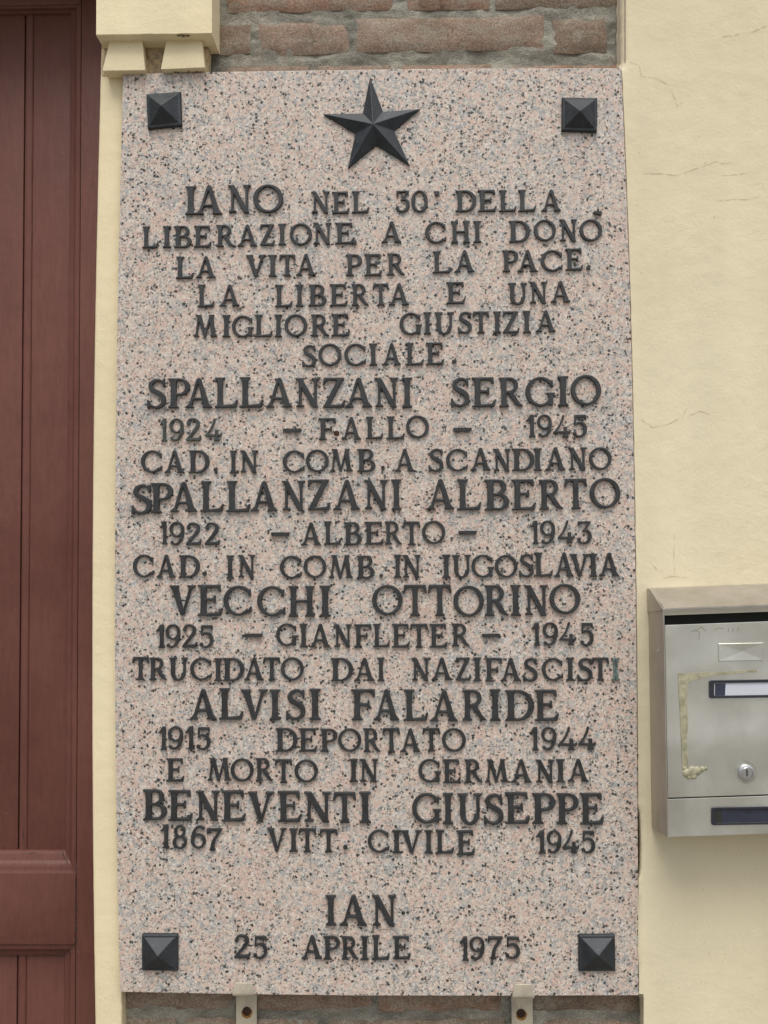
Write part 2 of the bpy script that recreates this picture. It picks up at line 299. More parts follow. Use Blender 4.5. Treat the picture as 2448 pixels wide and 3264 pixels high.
def make_brick(X0, X1, Z0, Z1, proud=0.0, depth=.10):
    """a brick with a rough face and uneven arrises"""
    nx = max(4, int((X1-X0)/.010)); nz_ = max(4, int((Z1-Z0)/.008)); V, F = [], []
    for k in range(nz_+1):
        for i in range(nx+1):
            u, w = i/nx, k/nz_; x = X0+(X1-X0)*u; z = Z0+(Z1-Z0)*w
            e = min(u*(X1-X0), (1-u)*(X1-X0), w*(Z1-Z0), (1-w)*(Z1-Z0))
            n1 = noise.noise(Vector((x*45, z*45, 1.7))); n2 = noise.noise(Vector((x*28+5, z*28, 9.1)))
            if e < 1e-9:
                x += (.0022*n1) if (i in (0, nx)) else 0; z += (.0032*n2) if (k in (0, nz_)) else 0
            y = Y_BR-proud+.0010*n2+.0007*n1+.0040*math.exp(-e/.0020)
            V.append((x, y, z))
    W = nx+1
    for k in range(nz_):
        for i in range(nx): F.append([k*W+i, k*W+i+1, (k+1)*W+i+1, (k+1)*W+i])
    rim = [i for i in range(nx+1)]+[k*W+nx for k in range(1, nz_+1)]+[nz_*W+i for i in range(nx-1, -1, -1)]+[k*W for k in range(nz_-1, 0, -1)]
    b = len(V)
    for r in rim: V.append((V[r][0], Y_BR+.03, V[r][2]))
    for j in range(len(rim)): F.append([rim[j], b+j, b+(j+1) % len(rim), rim[(j+1) % len(rim)]])
    return obj('brick', V, F, M['brick'], brick_wall, smooth=40)
def brick_px(x0, x1, ya0, ya1, proud=0.0):
    a = U(x0, (ya0+ya1)/2, Y_BR); b = U(x1, (ya0+ya1)/2, Y_BR); c = U((x0+x1)/2, ya0, Y_BR); d = U((x0+x1)/2, ya1, Y_BR)
    return make_brick(a[0], b[0], d[2], c[2], proud)
for args in ((722,1250,-76,32),(1300,1560,-84,26),(1582,1972,-86,22),(697,798,75,168),(824,1112,68,170),(1136,1734,53,159,.001),(1764,1935,56,164),
             (705,985,207,290),(1015,1243,205,290),(1281,1568,203,290),(1600,1975,204,290),
             (700,880,-225,-116),(905,1480,-228,-122),(1510,1975,-232,-126),
             (392,742,3120,3223),(812,1180,3120,3222),(1205,1596,3124,3226),(1702,2036,3122,3226),
             (385,560,3250,3360),(590,1020,3248,3360),(1050,1610,3252,3366),(1704,2040,3254,3368),
             (388,800,3405,3500),(830,1400,3405,3503),(1430,2040,3407,3505)):
    brick_px(*args)
def more_rows():
    rnd = random.Random(4); pitch = .0665
    for (z, sgn, xa, xb, zend) in ((U(1200, -240, Y_BR)[2]+.008, 1, -.185, .372, 3.17), (U(1200, 3515, Y_BR)[2]-.008, -1, -.338, .380, .03)):
        k = 0
        while (z+pitch < zend) if sgn > 0 else (z-pitch > zend):
            z0, z1 = (z, z+.052) if sgn > 0 else (z-.052, z); x = xa; k += 1
            first = rnd.choice((.10, .17, .235))
            while x < xb-.03:
                w = first if x == xa else rnd.uniform(.225, .25); e = min(x+w, xb)
                make_brick(x, e, z0+rnd.uniform(-.002, .002), z1+rnd.uniform(-.002, .002), rnd.uniform(-.001, .001)); x = e+.012
            z += sgn*pitch
more_rows()

# ------------------------------------------------------------------ cream stucco wall on the right
stucco = empty('stucco_wall', (.9, 0, 0)); tag(stucco, 'cream painted stucco wall with fine cracks right of the granite plaque', 'wall')
YS = -.007
def stucco_wall():
    # the front corner of the plaster and the inner edge that runs down to plaque or brick, top to bottom
    out, inn = [], []
    for y in list(np.arange(-2060, -400, 60))+list(np.arange(-400, 3701, 16))+list(np.arange(3720, 5340, 60)):
        wob = 2.2*noise.noise(Vector((y*.021, 0, 1)))+1.0*noise.noise(Vector((y*.09, 0, 2)))
        if y < 214:
            xi = 1966+1.8*noise.noise(Vector((y*.05, 3, 0)))*2; xo = 1995; yi = Y_BR+.004; yo = YS
        elif y <= 3178:
            base = plaqueR(y); xi = base+1.5+wob*.6; xo = base+15.5+wob; yi = Y_PF+.0035; yo = YS-.001
            if 2590 < y < 2790: xi += 4*math.sin(math.pi*(y-2590)/200)**.5; yi = Y_PF+.010
            if 2840 < y < 3080: xi -= 9*math.sin(math.pi*(y-2840)/240)**2; yi = Y_PF-.0012
        else:
            xi = 2040+3.0*noise.noise(Vector((y*.06, 4, 0)))*2; xo = 2052; yi = Y_BR+.003; yo = YS
        out.append(U(xo, y, yo)); inn.append(U(xi, y, yi))
    n = len(out); V = []; F = []
    far = [(2.3, YS, p[2]) for p in out]
    mid = []
    for a, b in zip(out, inn): mid.append((a[0]*.32+b[0]*.68, a[1]*.75+b[1]*.25, a[2]))
    back = [(p[0], .06, p[2]) for p in inn]
    inset = [(p[0]+.006, YS, p[2]) for p in out]
    cols = [far, inset, out, mid, inn, back]
    for c in cols: V += c
    for k in range(len(cols)-1):
        for i in range(n-1): F.append([k*n+i, (k+1)*n+i, (k+1)*n+i+1, k*n+i+1])
    obj('plaster_face', V, F, M['wall'], stucco, smooth=60)
    # unpainted pinkish arris beside the bricks
    a = [U(1967.5, y, Y_BR-.004) for y in range(-400, 214, 20)]; b = [U(1994, y, YS-.0006) for y in range(-400, 214, 20)]
    m = len(a); V = a+b+[(p[0]+.002, .02, p[2]) for p in b]+[(p[0]+.001, .024, p[2]) for p in a]
    F = []
    for i in range(m-1):
        F += [[i, i+1, m+i+1, m+i]]
    obj('raw_edge', V[:2*m], F, M['raw'], stucco, smooth=60)
    # dark brown strips along the crevice where the plaster has pulled away
    V, F = [], []
    for (ya, yb, wd) in ((2400,2424,3.5),(2448,2460,2.5),(2560,2586,2.5),(2596,2786,5.0)):
        b = len(V); ys = list(np.arange(ya, yb+1, 6))
        for y in ys:
            h = wd*max(.0, math.sin(math.pi*(y-ya)/(yb-ya)))**.4*(.75+.6*noise.noise(Vector((y*.09,1,1))))
            V += [U(plaqueR(y)-.5, y, Y_PF+.0041), U(plaqueR(y)+h, y, Y_PF+.0030)]
        for i in range(len(ys)-1): F.append([b+2*i, b+2*i+1, b+2*i+3, b+2*i+2])
    obj('crevice', V, F, M['joint'], stucco)
    # hairline cracks in the paint, and the ragged yellowed line where the arris meets the flat
    def hair(paths, wd, mat, name, gap=.0):
        V, F = [], []
        for path in paths:
            P = lerp_poly(path, 4, 1.2, 9); P = lerp_poly([tuple(p) for p in P], 4, .8, 2, 1)
            b = len(V)
            for i, (x, y) in enumerate(P):
                h = wd*max(0, .55-gap+1.4*noise.noise(Vector((x*.07, y*.07, 2))))*min(1, (i+1)/5, (len(P)-i)/5)*.5+.02
                q = P[min(i+1, len(P)-1)]; p0 = P[max(i-1, 0)]; dx, dy = q[0]-p0[0], q[1]-p0[1]; L = math.hypot(dx, dy) or 1
                V += [U(x-dy/L*h, y+dx/L*h, YS-.0003), U(x+dy/L*h, y-dx/L*h, YS-.0003)]
            for i in range(len(P)-1): F.append([b+2*i, b+2*i+1, b+2*i+3, b+2*i+2])
        obj(name, V, F, mat, stucco)
    k7 = lambda *pts: [(1950+a/2.458, b/2.458) for a, b in pts]
    cm = plain('crack_shade', (.52,.43,.27), .9, 0, .1, .2, 200)
    hair([k7((130,488),(215,510),(230,600),(330,605),(440,662)), k7((470,710),(510,825),(545,830)), k7((512,828),(485,890)), k7((860,292),(1000,270),(1100,250),(1222,198)),
          k7((230,1362),(410,1362),(510,1378),(640,1330),(750,1292),(820,1265),(860,1285),(940,1275)), k7((820,1572),(960,1562),(1080,1560),(1160,1535)), k7((1190,1550),(1222,1538)), k7((160,1620),(215,1612)),
          [(2030,1330),(2052,1343),(2080,1362),(2130,1352),(2176,1330),(2190,1300)], [(2190,1330),(2230,1310),(2262,1322)], [(2072,1790),(2100,1822),(2120,1818)], [(2150,1700),(2148,1790),(2152,1850)],
          [(2100,1850),(2140,1838),(2200,1842)], [(2010,1905),(2040,1907),(2058,1903)], [(2300,560),(2350,556),(2400,549)]], 1.9, cm, 'hairline_cracks')
    hair([[(plaqueR(y)+17.5, y) for y in range(260, 2400, 90)]], 2.6, plain('yellowed_seam', (.50,.40,.22), .9, 0, .1, .3, 150), 'seam_line', .12)
    # rest of the wall body
    obj('wall_body', *box(.42, 2.3, YS+.03, .30, 0, 3.2), M['wall'], stucco)
stucco_wall()

# ------------------------------------------------------------------ yellow pilaster with block and two guttae
pil = empty('pilaster', (-.38, 0, 0)); tag(pil, 'narrow yellow stucco pilaster with moulded block between brown door and granite plaque', 'pilaster')
jamb = curve_smooth([(150,322),(250,318.5),(450,314),(900,305),(1480,294.5),(2000,292),(2500,293.5),(2890,297.5),(3264,302)])
def shaft():
    L, Rr = [], []
    for y in np.arange(118, 3801, 24):
        yy = min(y, 3400); w = .6*noise.noise(Vector((y*.02, 0, 5)))
        L.append(U(jamb(yy)+w, y, 0.0)); xr = 388+2.2*noise.noise(Vector((y*.03, 2, 5))) if y > 3100 else 396
        Rr.append(U(xr, y, 0.0))
    lx = np.mean([p[0] for p in L[-10:]]); L.append((lx, 0, 0)); Rr.append((Rr[-1][0], 0, 0))
    n = len(L); r = .003
    cols = [[(p[0]+.0005, .12, p[2]) for p in L], [(p[0], r, p[2]) for p in L], [(p[0]+r*.35, r*.35, p[2]) for p in L], [(p[0]+r, 0, p[2]) for p in L],
            [(p[0]-.0025, 0, p[2]) for p in Rr], [(p[0]-.0006, .0008, p[2]) for p in Rr], [(p[0], .0035, p[2]) for p in Rr], [(p[0], .03, p[2]) for p in Rr]]
    V = sum(cols, []); F = []
    for k in range(len(cols)-1):
        for i in range(n-1): F.append([k*n+i, (k+1)*n+i, (k+1)*n+i+1, k*n+i+1])
    obj('shaft', V, F, M['pil'], pil, smooth=70)
shaft()
YB = -.037
bl, br_ = U(306.5, 110, YB), U(675.5, 105, YB)
ZB = (bl[2]+br_[2])/2
def capital():
    V = []; F = []; xs = np.linspace(bl[0], br_[0], 26)
    rows = []
    top = [(x, YB, 3.2) for x in xs]
    lo = [(x, YB, bl[2]+(br_[2]-bl[2])*(x-bl[0])/(br_[0]-bl[0])+.0007*noise.noise(Vector((x*60, 0, 0)))) for x in xs]
    lo2 = [(p[0], p[1]+.0016, p[2]-.0014) for p in lo]; back = [(p[0], .02, ZB-.0012) for p in lo]
    mid = [(p[0], p[1], p[2]+.004) for p in lo]
    cols = [top, mid, lo, lo2, back]; n = len(xs)
    for c in cols: V += c
    for k in range(len(cols)-1):
        for i in range(n-1): F.append([k*n+i, (k+1)*n+i, (k+1)*n+i+1, k*n+i+1])
    b = len(V); V += [(bl[0], .12, 3.2), (bl[0], .12, ZB), (br_[0], .028, 3.2), (br_[0], .028, ZB)]
    F.append([0, n, 2*n, 3*n, 4*n, b+1, b]); F.append([n-1, 2*n-1, 3*n-1, 4*n-1, 5*n-1, b+3, b+2])
    obj('capital_block', V, F, M['pil'], pil, smooth=45)
    # stained plaster behind the guttae
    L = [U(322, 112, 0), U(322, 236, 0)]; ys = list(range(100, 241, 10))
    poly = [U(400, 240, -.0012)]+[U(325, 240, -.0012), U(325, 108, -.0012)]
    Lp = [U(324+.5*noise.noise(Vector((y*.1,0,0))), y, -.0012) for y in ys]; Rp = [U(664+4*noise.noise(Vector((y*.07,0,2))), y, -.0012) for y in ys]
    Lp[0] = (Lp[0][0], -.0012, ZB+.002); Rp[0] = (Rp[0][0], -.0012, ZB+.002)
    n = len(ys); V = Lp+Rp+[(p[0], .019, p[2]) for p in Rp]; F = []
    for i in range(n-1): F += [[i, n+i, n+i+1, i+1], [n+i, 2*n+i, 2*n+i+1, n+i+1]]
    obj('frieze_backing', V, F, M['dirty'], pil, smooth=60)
    for q in (((350.5,124),(453.5,124),(462.5,223.5),(325.5,225.5)), ((530.5,125),(643,123),(653,215),(512,221))):
        (a, b_, c, d) = q; yb, yt = -.0235, -.0215
        A, B, C_, D = U(*a, yt), U(*b_, yt), U(*c, yb), U(*d, yb)
        def up(P, Q):  # carry the top corners on up into the block
            t = (ZB+.0035-Q[2])/(P[2]-Q[2]); return tuple(Q[i]+(P[i]-Q[i])*t for i in range(3))
        A2, B2 = up(A, D), up(B, C_)
        fr = [D, C_, B2, A2]; cx = (A[0]+B[0])/2
        bk = [(p[0]+(cx-p[0])*.04, -.0006, p[2]) for p in fr]
        obj('gutta', *prism(fr, bk), M['pil'], pil, bevel=.0011, seg=2, smooth=50)
    # crumbs of dirt caught under the block
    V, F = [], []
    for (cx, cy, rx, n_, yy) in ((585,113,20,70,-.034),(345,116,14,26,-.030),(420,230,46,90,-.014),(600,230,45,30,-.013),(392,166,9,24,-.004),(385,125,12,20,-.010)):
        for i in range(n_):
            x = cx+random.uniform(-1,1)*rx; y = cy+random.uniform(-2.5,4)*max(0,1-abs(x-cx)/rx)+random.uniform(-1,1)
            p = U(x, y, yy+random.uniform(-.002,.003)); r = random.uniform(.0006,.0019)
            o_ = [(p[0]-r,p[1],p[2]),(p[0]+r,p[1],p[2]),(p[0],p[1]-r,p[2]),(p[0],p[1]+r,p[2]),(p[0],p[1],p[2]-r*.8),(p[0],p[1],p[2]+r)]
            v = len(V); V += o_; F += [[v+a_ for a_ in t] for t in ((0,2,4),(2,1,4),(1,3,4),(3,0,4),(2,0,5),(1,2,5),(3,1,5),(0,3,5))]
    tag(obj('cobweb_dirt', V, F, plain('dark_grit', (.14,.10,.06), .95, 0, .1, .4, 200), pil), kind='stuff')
capital()

# ------------------------------------------------------------------ brown door
door = empty('door', (-.85, .08, 0)); tag(door, 'brown painted wooden plank door with mouldings left of the yellow pilaster', 'door')
def build_door():
    YB = -.037; YD, YP = .060, .076
    Xs = lambda a, b, Y: (U(a, 0, Y)[0]+U(b, 3264, Y)[0])/2
    xm1 = Xs(264, 236, YD); xm0 = Xs(230, 198, YP); xr = -.385
    z = lambda y, Y: U(150, y, Y)[2]
    ztop, zr1, zr0 = z(16, YD), z(2783, YD), z(3011, YD)       # inner limits of rails' flats
    pt, pm, pl = z(50, YP), z(2707, YP), z(3046, YP)
    W = .95; xl = xr-W; xl1 = xl+(xr-xm1); xl0 = xl1+(xm0-xm1)*-1
    zb1 = .22; zb0 = .25; H = 2.395
    bv = dict(bevel=.0015, seg=2, smooth=40)
    obj('stile', *box(xm1, xr+.03, YD, YD+.045, .015, H), M['door'], door, **bv)
    obj('stile', *box(xl, xl1, YD, YD+.045, .015, H), M['door'], door, **bv)
    g = .0006
    obj('rail', *box(xl1+g, xm1-g, YD-.0004, YD+.045, ztop, H), M['door'], door, **bv)
    obj('rail', *box(xl1+g, xm1-g, YD-.0004, YD+.045, zr0, zr1), M['door'], door, **bv)
    obj('rail', *box(xl1+g, xm1-g, YD-.0004, YD+.045, .015, zb1), M['door'], door, **bv)
    # stepped mouldings: profile from the frame's edge (t=0) to the panel (t=1), mitred at the corners
    prof = [(0,0),(.08,.0012),(.20,.0016),(.36,.0028),(.48,.0055),(.54,.0075),(.60,.0082),(.80,.0096),(.92,.0120),(1,.0168)]
    def frame(x0,x1,z0,z1, ix0,ix1,iz0,iz1):
        cor = [((x0,z0),(ix0,iz0)),((x1,z0),(ix1,iz0)),((x1,z1),(ix1,iz1)),((x0,z1),(ix0,iz1))]
        for k in range(4):
            (o1,i1),(o2,i2) = cor[k], cor[(k+1) % 4]; V, F = [], []
            for (t, d) in prof:
                V.append((o1[0]+(i1[0]-o1[0])*t, YD+.0006+d, o1[1]+(i1[1]-o1[1])*t)); V.append((o2[0]+(i2[0]-o2[0])*t, YD+.0006+d, o2[1]+(i2[1]-o2[1])*t))
            for j in range(len(prof)-1): F.append([2*j, 2*j+1, 2*j+3, 2*j+2])
            obj('moulding', V, F, M['door'], door, smooth=25)
    frame(xl1+g, xm1-g, zr1, ztop, xl0, xm0, pm, pt)
    frame(xl1+g, xm1-g, zb1, zr0, xl0, xm0, zb0, pl)
    # planks with a bead between them
    for (za, zc, (b0a, b0b), (b1a, b1b)) in ((pm-.02, pt+.02, (90, 46), (117, 73)), (zb0-.02, pl+.02, (92, 45), (119, 73))):
        bx0, bx1 = Xs(b0a, b0b, YP), Xs(b1a, b1b, YP); pw = (xm0-bx1)+(bx1-bx0)*0
        edges = [(bx1+.0003, xm0+.012)]; xx = bx0
        step = (xm0-bx1)+.002
        while xx > xl0+.01:
            edges.append((max(xx-.0012-step, xl0-.01)+.0, xx-.0012)); xx = max(xx-.0012-step, xl0-.01)-(bx1-bx0)
        for (a, b) in edges: obj('plank', *box(a, b, YP, YP+.015, za, zc), M['door'], door, bevel=.0013, seg=2, smooth=40)
        xx = bx1
        while xx > xl0+.02:
            n = 8; V, F = [], []; w = bx1-bx0
            for zz in (za, zc):
                for i in range(n+1):
                    t = i/n; V.append((xx-w+w*t+.0003*(1 if t == 0 else -1 if t == 1 else 0), YP+.0016-.0026*math.sin(math.pi*t)**.45, zz))
            for i in range(n): F.append([i, i+1, n+2+i, n+1+i])
            obj('bead', V, F, M['door'], door, smooth=50); xx -= w+step+.0024
        obj('panel_back', *box(xl0-.012, xm0+.012, YP+.016, YP+.03, za, zc), M['door'], door)
    # cracks opened along the joints between rail, stile and mouldings
    def crack(pts, Y, wd):
        P = lerp_poly(pts, 5, 1.1, 3); V, F = [], []
        for (x, y) in P:
            h = wd*max(0, .45+1.3*noise.noise(Vector((x*.11, y*.11, 6)))); V += [U(x-h*.5-.05, y-h*.25, Y), U(x+h*.5, y+h*.25, Y)]
        for i in range(len(P)-1): F.append([2*i, 2*i+1, 2*i+3, 2*i+2])
        obj('paint_crack', V, F, M['dark'], door)
    crack([(240.5,2800),(242,3005)], YD-.0012, 4.5); crack([(197,2712),(205,2738),(238,2782)], YD-.0012, 4.0); crack([(243,3012),(208,3044)], YD-.0010, 3.0)
    crack([(64,2718),(90,2722),(116,2717)], YD+.004, 5.5); crack([(0,3008),(60,3010),(118,3013)], YD-.001, 1.6)
    crack([(100,2992),(103,2980),(112,2976),(150,2981),(168,2986)], YD-.001, 1.6); crack([(190,2902),(200,2898),(219,2908)], YD-.001, 1.5); crack([(72,2640),(75,2690),(78,2702)], YP-.003, 3.0)
    # door frame leaf edge on far side and lintel
    obj('frame', *merge(box(xl-.06, xl-.003, .03, .14, 0, H+.009), box(xl-.003, xr+.02, .05, .14, H+.002, H+.009)), M['door'], door)
    tag(empty('far_wall', (-1.9, 0, 0)), 'yellow stucco wall beyond the far side of the brown door', 'wall')
    obj('wall_body', *box(-2.6, xl-.062, 0, .30, 0, 3.2), M['pil'], bpy.data.objects['far_wall'])
    obj('wall_over_door', *box(xl-.060, -.389, YB+.001, .30, 2.405, 3.2), M['pil'], bpy.data.objects['far_wall'])
    bpy.data.objects['far_wall'].name = 'stucco_wall'
build_door()

# ------------------------------------------------------------------ granite plaque
plaque = empty('memorial_plaque', (0.0, .003, .957)); tag(plaque, 'tall speckled pink granite memorial plaque with dark bronze star and raised inscription', 'memorial plaque')
def plaque_slab():
    top = [(391.6,235),(700,229),(1100,222.5),(1500,218),(1981,217)]; bot = [(2035.5,3173),(1640,3174.5),(1150,3174),(740,3169),(383,3162)]
    pts = [U(x, y, Y_PF) for x, y in top]
    pts += [U(plaqueR(y), y, Y_PF) for y in np.linspace(217, 3173, 26)[1:-1]]
    pts += [U(x, y, Y_PF) for x, y in bot]
    pts += [U(plaqueL(y), y, Y_PF) for y in np.linspace(3162, 235, 26)[1:-1]]
    obj('slab', *slab(pts, Y_BR-.001), M['granite'], plaque, bevel=.0009, seg=2, bev_angle=40)
plaque_slab()

# ---- letter shapes, drawn from strokes, unit cap height
RES = 132; PAD = .14
def capsule_path(pts, ws):
    """smooth path through pts with widths ws"""
    P = [np.array(p, float) for p in pts]; P = [2*P[0]-P[1]]+P+[2*P[-1]-P[-2]]; Wd = [ws[0]]+list(ws)+[ws[-1]]; out = []
    for i in range(1, len(P)-2):
        for k in range(10):
            t = k/10; a, b, c, d = P[i-1], P[i], P[i+1], P[i+2]
            q = .5*((2*b)+(-a+c)*t+(2*a-5*b+4*c-d)*t*t+(-a+3*b-3*c+d)*t**3)
            out.append((q[0], q[1], Wd[i]+(Wd[i+1]-Wd[i])*t))
    out.append((P[-2][0], P[-2][1], Wd[-2])); return ('path', out)
def poly(*p): return ('poly', p)
def vbar(x, w, y0=0, y1=1):     # a stem, slightly waisted
    return poly((x-w/2-.008,y0),(x+w/2+.008,y0),(x+w/2-.006,(y0+y1)/2),(x+w/2+.008,y1),(x-w/2-.008,y1),(x-w/2+.006,(y0+y1)/2))
def hbar(x0, x1, y, w): return poly((x0,y-w/2),(x1,y-w/2),(x1,y+w/2),(x0,y+w/2))
def diag(x0, y0, x1, y1, w0, w1=None):   # cut level at both ends
    w1 = w1 or w0; return poly((x0-w0/2,y0),(x0+w0/2,y0),(x1+w1/2,y1),(x1-w1/2,y1))
def serif(x, y, hw, st, up):     # bracketed serif, up=+1 rises from the base line
    return poly((x-hw,y),(x+hw,y),(x+hw-.012,y+up*.055),(x+st/2+.02,y+up*.085),(x+st/2,y+up*.14),(x-st/2,y+up*.14),(x-st/2-.02,y+up*.085),(x-hw+.012,y+up*.055))
def tick(x0, x1, y, dx, dy, w=.05):    # vertical beak at the end of an arm
    return poly((x0,y),(x1,y),(x1+dx,y+dy),(x1+dx-w,y+dy))
def ring(cx, cy, rx, ry, thick, thin, a0=0, a1=360, tilt=0):
    o, i = [], []; n = 64
    for k in range(n+1):
        a = math.radians(a0+(a1-a0)*k/n); c, s = math.cos(a), math.sin(a)
        t = thin+(thick-thin)*abs(math.cos(a-math.radians(tilt)))**1.3
        o.append((cx+rx*c, cy+ry*s)); i.append((cx+(rx-t)*c, cy+(ry-t)*s))
    return ('poly', o+i[::-1])
T, t_ = .185, .095
def ball(x, y, r): return ('path', [(x, y, 2*r), (x+.001, y, 2*r)])
